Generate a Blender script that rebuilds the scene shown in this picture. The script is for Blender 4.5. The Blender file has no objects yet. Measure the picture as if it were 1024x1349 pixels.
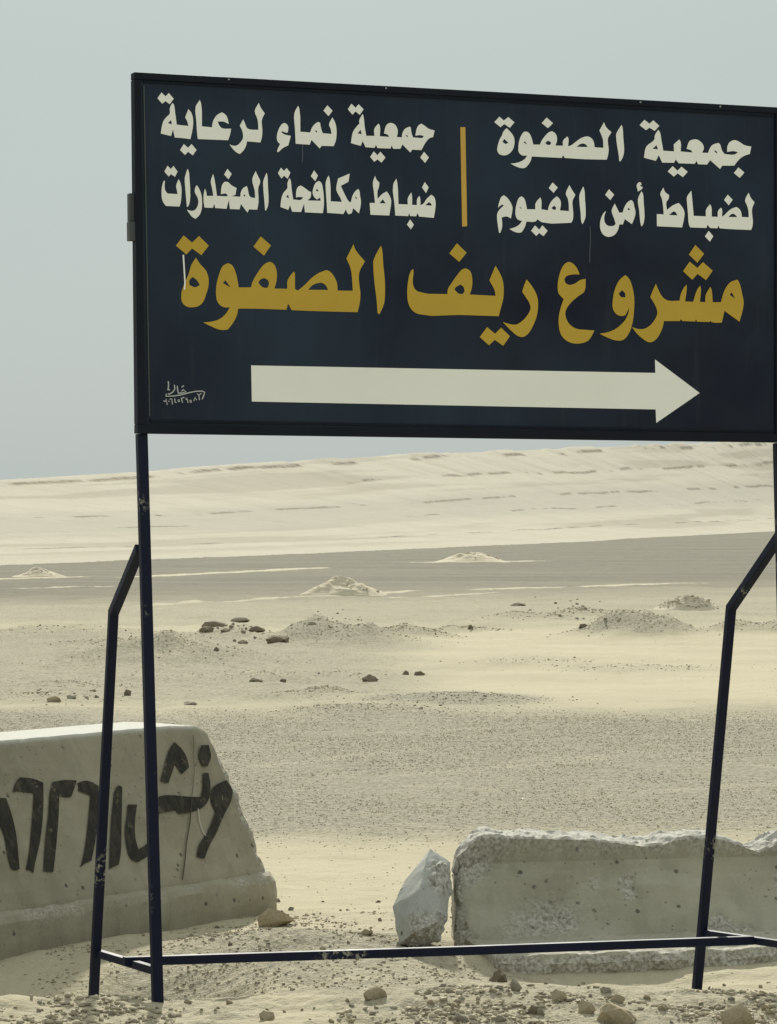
import bpy, bmesh, math, random
import numpy as np
from mathutils import Vector, Matrix
from mathutils.geometry import tessellate_polygon

scene = bpy.context.scene
COL = scene.collection

# ------------------------------------------------------------------ camera, sky, sun, exposure
F = 4500.0; CU = 512.0; CV = 674.5          # long lens: focal length and centre in photo pixels
cam_d = bpy.data.cameras.new("camera"); cam = bpy.data.objects.new("camera", cam_d); COL.objects.link(cam)
cam.location = (0, 0, 0); cam.rotation_euler = (math.radians(90), 0, 0)
cam_d.sensor_fit = 'HORIZONTAL'; cam_d.sensor_width = 36.0; cam_d.lens = 36.0 * F / 1024.0
cam_d.clip_start = 0.1; cam_d.clip_end = 20000
scene.camera = cam

SUN_EL = math.radians(29.5)
SUN_AZ = math.radians(-2.0)                 # clockwise from +Y: behind the sign
world = bpy.data.worlds.new("World"); scene.world = world; world.use_nodes = True
wt = world.node_tree; wt.nodes.clear()
sky = wt.nodes.new('ShaderNodeTexSky'); sky.sky_type = 'NISHITA'; sky.sun_disc = False
sky.sun_elevation = SUN_EL; sky.sun_rotation = SUN_AZ
sky.altitude = 0; sky.air_density = 1.0; sky.dust_density = 2.0; sky.ozone_density = 1.0
hz = wt.nodes.new('ShaderNodeMix'); hz.data_type = 'RGBA'      # desert dust veils the whole sky
hz.inputs[0].default_value = 0.94
tcw = wt.nodes.new('ShaderNodeTexCoord'); sxyz = wt.nodes.new('ShaderNodeSeparateXYZ'); wt.links.new(tcw.outputs['Generated'], sxyz.inputs[0])
hr = wt.nodes.new('ShaderNodeValToRGB'); wt.links.new(sxyz.outputs[2], hr.inputs[0])          # dust haze: duller at the horizon, brighter overhead
for i, (p_, c_) in enumerate([(0.0, (3.75, 4.62, 4.85)), (0.13, (3.95, 4.82, 4.88)), (0.55, (7.2, 7.7, 7.4))]):
    if i > 1: hr.color_ramp.elements.new(p_)
    hr.color_ramp.elements[i].position = p_; hr.color_ramp.elements[i].color = (*[q / 10 for q in c_], 1)
hm = wt.nodes.new('ShaderNodeVectorMath'); hm.operation = 'SCALE'; hm.inputs[3].default_value = 10.0
wt.links.new(hr.outputs[0], hm.inputs[0]); wt.links.new(hm.outputs[0], hz.inputs[7])
bg = wt.nodes.new('ShaderNodeBackground'); bg.inputs[1].default_value = 0.10
wo = wt.nodes.new('ShaderNodeOutputWorld')
wt.links.new(sky.outputs[0], hz.inputs[6]); wt.links.new(hz.outputs[2], bg.inputs[0]); wt.links.new(bg.outputs[0], wo.inputs[0])

sun_d = bpy.data.lights.new("sun", 'SUN'); sun_d.energy = 4.5; sun_d.angle = math.radians(1.5); sun_d.color = (1.0, 0.965, 0.85)
sun = bpy.data.objects.new("sun", sun_d); COL.objects.link(sun)
sdir = Vector((math.sin(SUN_AZ) * math.cos(SUN_EL), math.cos(SUN_AZ) * math.cos(SUN_EL), math.sin(SUN_EL)))
sun.rotation_euler = sdir.to_track_quat('Z', 'Y').to_euler(); sun.location = (10, 40, 60)
vs = scene.view_settings; vs.view_transform = 'Standard'; vs.look = 'None'; vs.exposure = 0.05; vs.gamma = 1.0

rng = np.random.default_rng(7); random.seed(7)

# ------------------------------------------------------------------ helpers
def tag(o, label=None, cat=None, group=None, kind=None):
    if label: o['label'] = label
    if cat: o['category'] = cat
    if group: o['group'] = group
    if kind: o['kind'] = kind
    return o

def thing(name, loc, label, cat, group=None):
    o = bpy.data.objects.new(name, None); COL.objects.link(o); o.location = loc
    o.empty_display_size = 0.2
    return tag(o, label, cat, group)

def link(name, me, mats, parent=None, loc=None):
    o = bpy.data.objects.new(name, me); COL.objects.link(o)
    for m in (mats if isinstance(mats, (list, tuple)) else [mats]): me.materials.append(m)
    if parent is not None:
        o.parent = parent; o.location = -Vector(parent_world(parent))     # mesh built in world coordinates
    if loc is not None: o.location = loc
    return o

def parent_world(p):
    v = Vector(p.location)
    while p.parent is not None:
        p = p.parent; v = v + Vector(p.location)
    return v

def px(u, v, d):                             # photo pixel + depth -> point
    return Vector(((u - CU) / F * d, d, (CV - v) / F * d))

def bm_obj(name, bm, mat, parent=None, smooth=False, loc=None):
    bmesh.ops.recalc_face_normals(bm, faces=bm.faces[:])
    me = bpy.data.meshes.new(name); bm.to_mesh(me); bm.free()
    if smooth: me.shade_smooth()
    return link(name, me, mat, parent, loc)

# lattice noise -------------------------------------------------------------
_perm = rng.random((256, 256))
def vnoise(x, y, seed=0):
    x = np.asarray(x, float) + seed * 17.31; y = np.asarray(y, float) + seed * 9.77
    xi = np.floor(x).astype(int); yi = np.floor(y).astype(int)
    fx = x - xi; fy = y - yi
    fx = fx * fx * fx * (fx * (fx * 6 - 15) + 10); fy = fy * fy * fy * (fy * (fy * 6 - 15) + 10)
    a = _perm[xi & 255, yi & 255]; b = _perm[(xi + 1) & 255, yi & 255]
    c = _perm[xi & 255, (yi + 1) & 255]; d = _perm[(xi + 1) & 255, (yi + 1) & 255]
    return (a * (1 - fx) + b * fx) * (1 - fy) + (c * (1 - fx) + d * fx) * fy - 0.5
def fbm(x, y, oct=4, seed=0):
    s = 0; a = 1.0
    for i in range(oct):
        s = s + a * vnoise(x * 2 ** i, y * 2 ** i, seed + i * 3); a *= 0.5
    return s
def sstep(a, b, x):
    t = np.clip((x - a) / (b - a), 0, 1); return t * t * (3 - 2 * t)

# materials -----------------------------------------------------------------
class NT:
    def __init__(s, name):
        s.m = bpy.data.materials.new(name); s.m.use_nodes = True; s.t = s.m.node_tree
        s.b = s.t.nodes['Principled BSDF']; s.out = s.t.nodes['Material Output']
    def n(s, typ, **kw):
        nd = s.t.nodes.new('ShaderNode' + typ)
        for k, v in kw.items(): setattr(nd, k, v)
        return nd
    def l(s, a, b): s.t.links.new(a, b)
    def coord(s, scale=(1, 1, 1)):
        tc = s.n('TexCoord'); mp = s.n('Mapping'); s.l(tc.outputs['Object'], mp.inputs[0]); mp.inputs[3].default_value = scale
        return mp.outputs[0]
    def noise(s, co, scale, detail=4, rough=0.55, dist=0.0):
        nd = s.n('TexNoise'); nd.inputs['Scale'].default_value = scale; nd.inputs['Detail'].default_value = detail
        nd.inputs['Roughness'].default_value = rough; nd.inputs['Distortion'].default_value = dist
        s.l(co, nd.inputs['Vector']); return nd.outputs[0]
    def ramp(s, fac, stops, interp='LINEAR'):
        r = s.n('ValToRGB'); r.color_ramp.interpolation = interp
        e = r.color_ramp.elements
        while len(e) < len(stops): e.new(0.5)
        for i, (p, c) in enumerate(stops):
            e[i].position = p
            e[i].color = (c, c, c, 1) if isinstance(c, (int, float)) else (*c, 1)
        s.l(fac, r.inputs[0]); return r.outputs[0]
    def mix(s, fac, a, b, blend='MIX'):
        m = s.n('Mix', data_type='RGBA', blend_type=blend)
        for sock, v in ((m.inputs[0], fac), (m.inputs[6], a), (m.inputs[7], b)):
            if isinstance(v, (int, float)): sock.default_value = v
            elif isinstance(v, tuple): sock.default_value = (*v, 1)
            else: s.l(v, sock)
        return m.outputs[2]
    def math(s, op, a, b=0.0):
        m = s.n('Math', operation=op)
        for sock, v in ((m.inputs[0], a), (m.inputs[1], b)):
            if isinstance(v, (int, float)): sock.default_value = v
            else: s.l(v, sock)
        return m.outputs[0]
    def bump(s, h, strength=0.5, dist=0.01, nrm=None):
        b = s.n('Bump'); b.inputs['Strength'].default_value = strength; b.inputs['Distance'].default_value = dist
        s.l(h, b.inputs['Height'])
        if nrm is not None: s.l(nrm, b.inputs['Normal'])
        return b.outputs[0]
    def fin(s, col, rough, nrm=None, spec=None):
        for sock, v in ((s.b.inputs['Base Color'], col), (s.b.inputs['Roughness'], rough)):
            if isinstance(v, (int, float)): sock.default_value = v
            elif isinstance(v, tuple): sock.default_value = (*v, 1)
            else: s.l(v, sock)
        if nrm is not None: s.l(nrm, s.b.inputs['Normal'])
        if spec is not None: s.b.inputs['Specular IOR Level'].default_value = spec
        return s.m

SAND = (0.470, 0.418, 0.288); SAND2 = (0.405, 0.358, 0.242); GRAVEL = (0.365, 0.340, 0.262); GRAVD = (0.290, 0.263, 0.195)
DARKP = (0.122, 0.111, 0.077); SCARP = (0.475, 0.435, 0.345); SCARPG = (0.40, 0.372, 0.30); ROCKB = (0.16, 0.13, 0.09)

def mat_ground():
    t = NT("desert_sand"); co = t.coord()
    at = t.n('Attribute', attribute_name='zone'); sp = t.n('SeparateColor'); t.l(at.outputs['Color'], sp.inputs[0])
    grav, dark, streak = sp.outputs[0], sp.outputs[1], sp.outputs[2]
    big = t.noise(co, 0.35, 5, 0.6); mid = t.noise(co, 4.0, 6, 0.65); fine = t.noise(co, 42.0, 4, 0.7); spk = t.noise(co, 18.0, 3, 0.8)
    sand = t.mix(t.ramp(big, [(0.35, 0.0), (0.68, 1.0)]), SAND, SAND2)
    sand = t.mix(t.math('MULTIPLY', t.ramp(mid, [(0.4, 0.0), (0.7, 1.0)]), 0.30), sand, (0.39, 0.325, 0.205))
    sand = t.mix(t.math('MULTIPLY', t.ramp(fine, [(0.55, 0.0), (0.75, 1.0)]), 0.40), sand, (0.31, 0.26, 0.175))
    gcol = t.mix(t.ramp(spk, [(0.38, 0.0), (0.66, 1.0)]), GRAVEL, GRAVD)
    gcol = t.mix(t.ramp(mid, [(0.40, 0.0), (0.68, 0.5)]), gcol, SAND2)
    gcol = t.mix(t.ramp(fine, [(0.60, 0.0), (0.72, 0.5)]), gcol, (0.46, 0.41, 0.30))
    rp0 = t.noise(t.coord((7.0, 3.2, 1.0)), 4.0, 4, 0.75); rp1 = t.noise(t.coord((1.0, 2.2, 1.0)), 2.2, 5, 0.7)
    gcol = t.mix(t.ramp(rp0, [(0.49, 0.0), (0.62, 0.9)]), gcol, (0.165, 0.152, 0.115))
    gcol = t.mix(t.ramp(rp0, [(0.34, 0.85), (0.46, 0.0)]), gcol, (0.47, 0.435, 0.335))
    gcol = t.mix(t.ramp(rp1, [(0.52, 0.0), (0.70, 0.7)]), gcol, SAND2)
    gm = t.math('MULTIPLY', grav, t.ramp(mid, [(0.25, 0.55), (0.55, 1.0)]))
    col = t.mix(gm, sand, gcol)
    co2 = t.coord((0.10, 0.55, 1)); band = t.noise(co2, 0.5, 6, 0.65); sp2 = t.noise(co, 1.6, 6, 0.75)
    dcol = t.mix(t.ramp(band, [(0.35, 0.0), (0.68, 1.0)]), DARKP, (0.190, 0.175, 0.124))
    dcol = t.mix(t.ramp(sp2, [(0.45, 0.0), (0.7, 0.55)]), dcol, (0.105, 0.093, 0.065))
    col = t.mix(dark, col, dcol)
    col = t.mix(streak, col, (0.53, 0.47, 0.34))
    rip = t.noise(t.coord((7.0, 3.2, 1.0)), 4.0, 4, 0.75)
    h = t.math('ADD', t.math('MULTIPLY', mid, 0.9), t.math('MULTIPLY', fine, 0.22))
    h = t.math('ADD', h, t.math('MULTIPLY', t.math('MULTIPLY', rip, gm), 2.2))
    nrm = t.bump(h, 0.6, 0.05)
    return t.fin(col, 0.95, nrm, 0.15)

def mat_hills():
    t = NT("pale_limestone_slope")
    at = t.n('Attribute', attribute_name='zone'); sp = t.n('SeparateColor'); t.l(at.outputs['Color'], sp.inputs[0])
    co = t.coord(); a = t.noise(co, 0.06, 6, 0.6); b = t.noise(co, 0.9, 5, 0.7)
    col = t.mix(t.ramp(a, [(0.38, 0.0), (0.66, 1.0)]), SCARP, (0.445, 0.405, 0.315))
    col = t.mix(t.math('MULTIPLY', sp.outputs[2], 0.8), col, (0.36, 0.325, 0.25))
    col = t.mix(t.math('MULTIPLY', sp.outputs[0], t.ramp(a, [(0.3, 0.6), (0.6, 1.0)])), col, SCARPG)
    col = t.mix(t.math('MULTIPLY', t.ramp(b, [(0.52, 0.0), (0.72, 1.0)]), 0.35), col, (0.36, 0.31, 0.23))
    col = t.mix(t.math('MULTIPLY', sp.outputs[1], t.ramp(t.noise(t.coord((0.12, 0.5, 3.0)), 1.0, 5, 0.7), [(0.34, 0.15), (0.56, 1.0)])), col, ROCKB)
    nrm = t.bump(t.noise(co, 0.5, 6, 0.7), 0.5, 0.6)
    return t.fin(col, 0.95, nrm, 0.1)

def mat_rock(name, c0, c1, c2=None, scale=14, island=False, bump=0.6):
    t = NT(name); co = t.coord(); a = t.noise(co, scale, 6, 0.65); b = t.noise(co, scale * 5, 4, 0.7)
    col = t.mix(t.ramp(a, [(0.35, 0.0), (0.68, 1.0)]), c0, c1)
    if island:
        g = t.n('NewGeometry'); r = g.outputs['Random Per Island']
        col = t.mix(t.ramp(r, [(0.0, 0.0), (1.0, 1.0)]), c0, c1)
        if c2: col = t.mix(t.ramp(r, [(0.82, 0.0), (0.92, 1.0)], 'LINEAR'), col, c2)
    elif c2:
        col = t.mix(t.ramp(b, [(0.52, 0.0), (0.70, 1.0)]), col, c2)
    nrm = t.bump(t.math('ADD', a, t.math('MULTIPLY', b, 0.3)), bump, 0.02)
    return t.fin(col, 0.92, nrm, 0.15)

def mat_concrete(name, base, dark, light):
    t = NT(name); co = t.coord()
    a = t.noise(co, 2.2, 6, 0.6); b = t.noise(co, 11, 6, 0.7); c = t.noise(co, 70, 4, 0.7)
    st = t.noise(t.coord((1.5, 1.5, 5.0)), 1.6, 5, 0.6, 0.6)
    col = t.mix(t.ramp(a, [(0.32, 0.0), (0.68, 1.0)]), base, dark)
    col = t.mix(t.math('MULTIPLY', t.ramp(st, [(0.45, 0.0), (0.7, 1.0)]), 0.45), col, light)
    col = t.mix(t.math('MULTIPLY', t.ramp(b, [(0.5, 0.0), (0.75, 1.0)]), 0.35), col, dark)
    col = t.mix(t.math('MULTIPLY', t.ramp(c, [(0.45, 0.0), (0.75, 1.0)]), 0.22), col, light)
    v = t.n('TexVoronoi', feature='F1'); v.inputs['Scale'].default_value = 17; v.inputs['Randomness'].default_value = 1.0
    t.l(t.coord(), v.inputs['Vector'])
    sel = t.ramp(t.n_sep(v.outputs['Color']), [(0.58, 0.0), (0.62, 1.0)])
    pit = t.math('MULTIPLY', t.ramp(v.outputs['Distance'], [(0.12, 1.0), (0.20, 0.0)]), sel)
    pit = t.math('MULTIPLY', pit, t.ramp(b, [(0.42, 0.0), (0.5, 1.0)]))
    col = t.mix(t.math('MULTIPLY', pit, 0.8), col, (0.05, 0.042, 0.03))
    v2 = t.n('TexVoronoi', feature='F1'); v2.inputs['Scale'].default_value = 42; t.l(t.coord(), v2.inputs['Vector'])
    p2 = t.math('MULTIPLY', t.ramp(v2.outputs['Distance'], [(0.13, 1.0), (0.24, 0.0)]), t.ramp(t.n_sep(v2.outputs['Color']), [(0.70, 0.0), (0.74, 1.0)]))
    p2 = t.math('MULTIPLY', p2, t.ramp(a, [(0.44, 0.0), (0.54, 1.0)]))
    col = t.mix(t.math('MULTIPLY', p2, 0.7), col, (0.09, 0.075, 0.05))
    run = t.noise(t.coord((6, 6, 0.7)), 1.7, 4, 0.6)
    col = t.mix(t.math('MULTIPLY', t.ramp(run, [(0.50, 0.0), (0.72, 1.0)]), 0.40), col, tuple(x * .72 for x in dark))
    at = t.n('Attribute', attribute_name='broken')
    rough = t.mix(t.ramp(c, [(0.38, 0.0), (0.62, 1.0)]), (0.20, 0.18, 0.14), (0.55, 0.52, 0.45))
    col = t.mix(t.math('MULTIPLY', at.outputs['Fac'], 0.85), col, rough)
    pl = t.n('Attribute', attribute_name='pale')  # sunlit look of the barrier tops, painted into the concrete colour
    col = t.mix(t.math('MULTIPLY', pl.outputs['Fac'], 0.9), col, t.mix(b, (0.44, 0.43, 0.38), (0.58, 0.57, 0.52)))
    h = t.math('ADD', t.math('MULTIPLY', b, 0.6), t.math('MULTIPLY', c, 0.25))
    h = t.math('SUBTRACT', h, t.math('MULTIPLY', pit, 0.7))
    nrm = t.bump(h, 0.5, 0.012)
    return t.fin(col, 0.88, nrm, 0.25)
def _nsep(self, colsock):
    s = self.n('SeparateColor'); self.l(colsock, s.inputs[0]); return s.outputs[0]
NT.n_sep = _nsep

def mat_paint(name, col, rough, wear=None, wear_amt=0.0, spec=0.5, bump=0.0, wscale=30, sat2=None, chips=None):
    t = NT(name); co = t.coord(); a = t.noise(co, 3.0, 5, 0.6); b = t.noise(co, wscale, 5, 0.7)
    c = t.mix(t.ramp(a, [(0.3, 0.0), (0.7, 1.0)]), col, sat2 if sat2 else tuple(x * 0.82 for x in col))
    if wear: c = t.mix(t.ramp(b, [(0.66 - wear_amt, 0.0), (0.70 - wear_amt, 1.0)]), c, wear)
    if chips:
        g = t.ramp(t.noise(co, 2.6, 2, 0.5), [(0.60, 0.0), (0.64, 1.0)]); k = t.ramp(t.noise(co, 55, 5, 0.7), [(0.53, 0.0), (0.57, 1.0)])
        c = t.mix(t.math('MULTIPLY', g, k), c, chips)
        c = t.mix(t.ramp(t.noise(co, 38, 4, 0.7), [(0.68, 0.0), (0.71, 0.8)]), c, (0.10, 0.055, 0.03))
    nrm = t.bump(t.noise(co, 1.3, 3, 0.5), 1.0, bump) if bump else None
    return t.fin(c, t.ramp(a, [(0.3, rough), (0.7, min(1, rough * 1.25))]), nrm, spec)

M_ground = mat_ground(); M_hills = mat_hills()
M_gravel = mat_rock("loose_gravel", (0.46, 0.405, 0.29), (0.35, 0.305, 0.22), (0.28, 0.24, 0.175), island=True, bump=0.3)
M_tan = mat_rock("tan_sandstone", (0.47, 0.39, 0.255), (0.34, 0.275, 0.17), (0.52, 0.45, 0.32))
M_brown = mat_rock("brown_ironstone", (0.15, 0.12, 0.08), (0.23, 0.19, 0.13), (0.30, 0.25, 0.17))
M_grey = mat_rock("grey_stone", (0.36, 0.32, 0.24), (0.27, 0.235, 0.175), (0.40, 0.36, 0.28))
M_pale = mat_rock("pale_limestone", (0.60, 0.53, 0.40), (0.48, 0.42, 0.31), (0.36, 0.31, 0.22))
M_heap = mat_rock("heaped_sand", (0.60, 0.53, 0.39), (0.52, 0.45, 0.33), (0.40, 0.35, 0.25), scale=3.0, bump=0.7)
M_conc = mat_concrete("weathered_concrete", (0.315, 0.288, 0.208), (0.238, 0.214, 0.148), (0.38, 0.355, 0.275))
M_conc2 = mat_concrete("grey_concrete", (0.38, 0.355, 0.262), (0.30, 0.275, 0.198), (0.47, 0.445, 0.35))
M_concg = mat_concrete("pale_concrete", (0.42, 0.42, 0.38), (0.33, 0.33, 0.29), (0.52, 0.52, 0.47))
def mat_panel():
    t = NT("navy_panel_paint"); co = t.coord()
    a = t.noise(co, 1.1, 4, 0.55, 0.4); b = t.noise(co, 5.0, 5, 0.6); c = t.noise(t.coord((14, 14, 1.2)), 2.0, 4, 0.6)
    col = t.mix(t.ramp(a, [(0.38, 0.0), (0.66, 1.0)]), (0.0045, 0.0068, 0.020), (0.017, 0.032, 0.054))  # teal mottling painted in to imitate hazy reflections on the board
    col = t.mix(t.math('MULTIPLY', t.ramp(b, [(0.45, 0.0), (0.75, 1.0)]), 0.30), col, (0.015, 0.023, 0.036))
    col = t.mix(t.math('MULTIPLY', t.ramp(c, [(0.58, 0.0), (0.78, 1.0)]), 0.16), col, (0.07, 0.075, 0.075))   # faint grey upright streaks
    return t.fin(col, t.ramp(b, [(0.3, 0.22), (0.7, 0.42)]), t.bump(t.noise(co, 1.3, 3, 0.5), 1.0, 0.004), 0.24)
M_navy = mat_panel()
M_frame = mat_paint("dark_frame_paint", (0.008, 0.011, 0.020), 0.6, (0.06, 0.065, 0.06), -0.07, spec=0.18)
M_post = mat_paint("navy_post_paint", (0.0045, 0.008, 0.027), 0.55, (0.05, 0.05, 0.06), -0.04, spec=0.22, chips=(0.26, 0.25, 0.21))
M_white = mat_paint("cream_white_paint", (0.92, 0.92, 0.86), 0.5, sat2=(0.88, 0.875, 0.81))
M_yellow = mat_paint("ochre_yellow_paint", (0.56, 0.37, 0.028), 0.45, sat2=(0.50, 0.325, 0.025))
M_amber = mat_paint("amber_line_paint", (0.66, 0.40, 0.07), 0.5)
M_drip = mat_paint("thin_paint_drip", (0.10, 0.12, 0.13), 0.5)
def mat_brush():
    t = NT("faded_black_paint"); a = t.noise(t.coord((5, 5, 1.2)), 5.0, 5, 0.65, 0.5); b = t.noise(t.coord(), 17, 5, 0.7); c = t.noise(t.coord(), 2.5, 3, 0.5)
    col = t.mix(t.ramp(a, [(0.42, 0.0), (0.78, 0.45)]), (0.027, 0.025, 0.021), (0.12, 0.108, 0.078))
    col = t.mix(t.math('MULTIPLY', t.ramp(b, [(0.58, 0.0), (0.66, 0.8)]), t.ramp(c, [(0.42, 0.2), (0.6, 1.0)])), col, (0.24, 0.215, 0.150))
    return t.fin(col, 0.8, t.bump(b, 0.3, 0.006), 0.15)
M_spray = mat_brush()
M_steel = mat_paint("bare_steel", (0.30, 0.31, 0.31), 0.45)
M_bracket = mat_paint("grey_bracket_paint", (0.06, 0.07, 0.07), 0.55)
M_bead = mat_paint("trim_sky_reflection", (0.085, 0.10, 0.092), 0.55)  # lighter frame colour: sky reflection painted onto the left bead

# ------------------------------------------------------------------ terrain
_D = [-400, 5, 8.5, 10.2, 10.75, 11.05, 11.35, 11.9, 12.5, 14, 20, 30, 50, 80, 120, 200, 300, 450, 600, 1000, 4000]
_Z = [-1.55, -1.55, -1.56, -1.60, -1.60, -1.585, -1.62, -1.70, -1.745, -1.75, -1.75, -1.80, -2.0, -2.4, -2.9, -3.3, -3.6, -3.8, -3.9, -4.0, -4.2]
def zbase(d): return np.interp(d, _D, _Z)
_dt = np.geomspace(11.5, 900, 4000); _vt = CV - zbase(_dt) / _dt * F
def dv(v): return float(np.interp(-v, -_vt, _dt))       # depth of the bare plain at a photo row

# low mounds on the plain: photo column, row of the front foot, half width, height (photo px), stoniness
BUMPS = []
for u, v, hw, hp, g in [
    (445, 852, 78, 46, .9), (300, 846, 58, 26, .5), (535, 842, 55, 20, .7), (612, 832, 42, 12, .5), (845, 842, 72, 44, .9),
    (700, 818, 52, 16, .6), (770, 814, 38, 16, .7), (1010, 836, 62, 22, .6), (175, 880, 95, 30, .5), (62, 842, 85, 20, .4),
    (258, 878, 90, 22, .7), (420, 918, 46, 9, .6), (598, 932, 105, 16, 1.), (470, 945, 90, 9, .8), (45, 925, 70, 12, .5),
    (350, 896, 120, 9, .5), (850, 885, 90, 4, .3), (90, 905, 60, 8, .4), (700, 876, 70, 5, .2), (140, 852, 60, 14, .5)]:
    d = dv(v); sx = hw * d / F; BUMPS.append(((u - CU) / F * d, d + sx * 1.5, sx * 0.80, hp * d / F, g))
for x, y, sx, h, g in [(-0.24, 13.4, 0.34, 0.085, .8), (-0.62, 13.1, 0.30, 0.05, .6), (-0.02, 12.6, 0.3, 0.035, .6), (0.30, 12.35, 0.35, 0.03, .5),
                       (-0.75, 11.02, 0.25, 0.018, .4), (0.75, 11.3, 0.5, 0.012, .6), (0.62, 11.0, 0.2, 0.03, .6), (0.2, 11.1, 0.25, 0.015, .6)]:
    BUMPS.append((x, y, sx, h, g))

# foot line of the escarpment
LX0, LY0 = -24.0, 215.0; LDX, LDY = 104 / 496.0, 485 / 496.0
def scarp(x, y):
    q = -(x - LX0) * LDY + (y - LY0) * LDX                # distance up-slope of the foot line
    s = (x - LX0) * LDX + (y - LY0) * LDY
    wob = 2.2 * fbm(s / 90.0, s * 0 + 3.1, 3, 5) + .7 * fbm(s / 14.0, q / 14.0, 3, 6)
    q = q + wob * np.clip((s + 60) / 120, 0, 1)
    return q, s
_HS = ([-2000, 0, 178, 394, 1104, 3000], [2.0, 4.6, 7.3, 13.9, 31.5, 60])
_P = [0, .10, .26, .40, .52, .66, .80, .93, 1.0, 1.3, 2.0, 4, 10]
_H = [0, .03, .13, .27, .40, .57, .74, .92, 1.0, .86, .50, .38, .25]
def ledge(p, at, w): return 1 / (1 + np.exp(-np.clip((p - at) / w, -40, 40)))
def hill(x, y):
    q, s = scarp(x, y)
    top = np.interp(s, *_HS)
    p = np.maximum(q, 0) / 62.0
    gul = fbm(s / 22.0, p * 1.3, 4, 11)
    h = np.interp(p * (1 + 0.012 * gul), _P, _H)
    rock = np.zeros_like(h)
    for k, (at, am, thr) in enumerate([(.24, .006, .02), (.45, .006, .10), (.58, .014, .00), (.79, .020, -.06), (.955, .022, -.02)]):
        pat = sstep(thr, thr + .16, fbm(s / (26.0 + 3 * k), p * 0 + k * 5.5, 3, 20 + k) + .6 * fbm(s / 7.0, p * 0 + k * 2.5, 3, 60 + k))
        att = at + .018 * fbm(s / 40.0, p * 0 + k, 3, 40 + k)
        h = h + am * pat * (ledge(p, att, .0022) - ledge(p, att + .11, .04))
        rock = np.maximum(rock, pat * np.exp(-((p - att) / (.0042 if k < 4 else .009)) ** 2))
    band = sstep(.36, .44, p) * (1 - sstep(.60, .68, p))
    z = top * h + np.where(p > 0, 1, 0) * np.clip(p * 8, 0, 1) * (top * .006 * gul + .05 * fbm(x / 5.0, y / 5.0, 3, 9))
    strata = sstep(.02, .30, fbm(p * 16.0 + .02 * gul, s / 160.0, 3, 77)) * sstep(.05, .2, p)
    return q, z, band, rock, strata

def height(x, y, full=False):
    x = np.asarray(x, float); y = np.asarray(y, float)
    z = zbase(y)
    near = np.clip(y, 9, 60)
    rough = np.interp(y, [0, 10, 13, 18, 30, 80, 300], [.5, 1, 1, .55, .6, 1.6, 2.0])
    z = z + rough * (0.022 * fbm(x / 0.9, y / 0.9, 4, 1) + 0.012 * fbm(x / 0.16, y / 0.16, 3, 2) + (0.055 * fbm(x / 6.0, y / 6.0, 3, 3) + 0.05 * fbm(x / 1.6, y / 2.2, 4, 8)) * np.clip((y - 26) / 14, 0, 1) * (1 - .8 * sstep(90, 150, y)))
    z = z + .040 * fbm(x / .32, y / .55, 4, 48) * np.clip((y - 29) / 5, 0, 1) * (1 - sstep(60, 85, y)) * (1 - sstep(-.02, .03, x / np.maximum(y, 9)))
    z = z - .19 * np.exp(-((y - 12.30) / .52) ** 2) * sstep(-.35, -.80, x)
    bank = np.exp(-((y - 11.0) / .22) ** 2)
    z = z + bank * (.018 * sstep(-.85, -1.15, x) - .032 * np.exp(-((x + .50) / .38) ** 2)) - .060 * np.exp(-((y - 12.80) / .26) ** 2) * sstep(.05, .35, x) * (1 - .8 * sstep(.95, 1.35, x))
    z = z + np.where(y < 12.2, 1, 0) * sstep(12.1, 11.2, y - .6 * sstep(0, .3, x)) * (.022 * np.maximum(fbm(x / .11, y / .11, 4, 45) + .02, 0) + .020 * fbm(x / .30, y / .30, 3, 46))
    g = np.zeros_like(z)
    nb = 0.92 + 0.48 * fbm(x / 0.55, y / 0.75, 4, 4) + np.clip((y - 35) / 15, 0, 1) * .10 * fbm(x / .16, y / .3, 3, 49)
    for bx, by, sx, h, gg in BUMPS:
        r2 = ((x - bx) / sx) ** 2 + ((y - by) / (sx * 1.5)) ** 2
        e = np.exp(-0.5 * np.minimum(r2, 60)); z = z + .85 * h * e * np.clip(nb, .35, 1.7)
        g = np.maximum(g, gg * sstep(.10, .55, e))
    q, hz_, band, rock, strata = hill(x, y)
    z = z + np.where(q > 0, hz_, 0)
    if full: return z, g, q, band, rock, strata
    return z

def ground_hit(u, v, dmin=9.0):
    dd = np.geomspace(dmin, 1500, 9000)
    zz = height((u - CU) / F * dd, dd); zr = (CV - v) / F * dd
    i = int(np.argmax(zr < zz)); d = dd[i]
    return Vector(((u - CU) / F * d, d, float(zz[i])))
def ground_at(x, y): return float(height(np.array([x]), np.array([y]))[0])

def seg_mask(x, y, u0, v0, u1, v1, w):
    d0, d1 = dv(v0), dv(v1); ax, ay = (u0 - CU) / F * d0, d0; bx, by = (u1 - CU) / F * d1, d1
    L2 = (bx - ax) ** 2 + (by - ay) ** 2
    t = np.clip(((x - ax) * (bx - ax) + (y - ay) * (by - ay)) / L2, 0, 1)
    dist = np.hypot(x - ax - t * (bx - ax), y - ay - t * (by - ay))
    return 1 - sstep(w * .4, w, dist + w * 0.5 * fbm(x / (w * 2), y / (w * 2), 3, 30))

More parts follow.
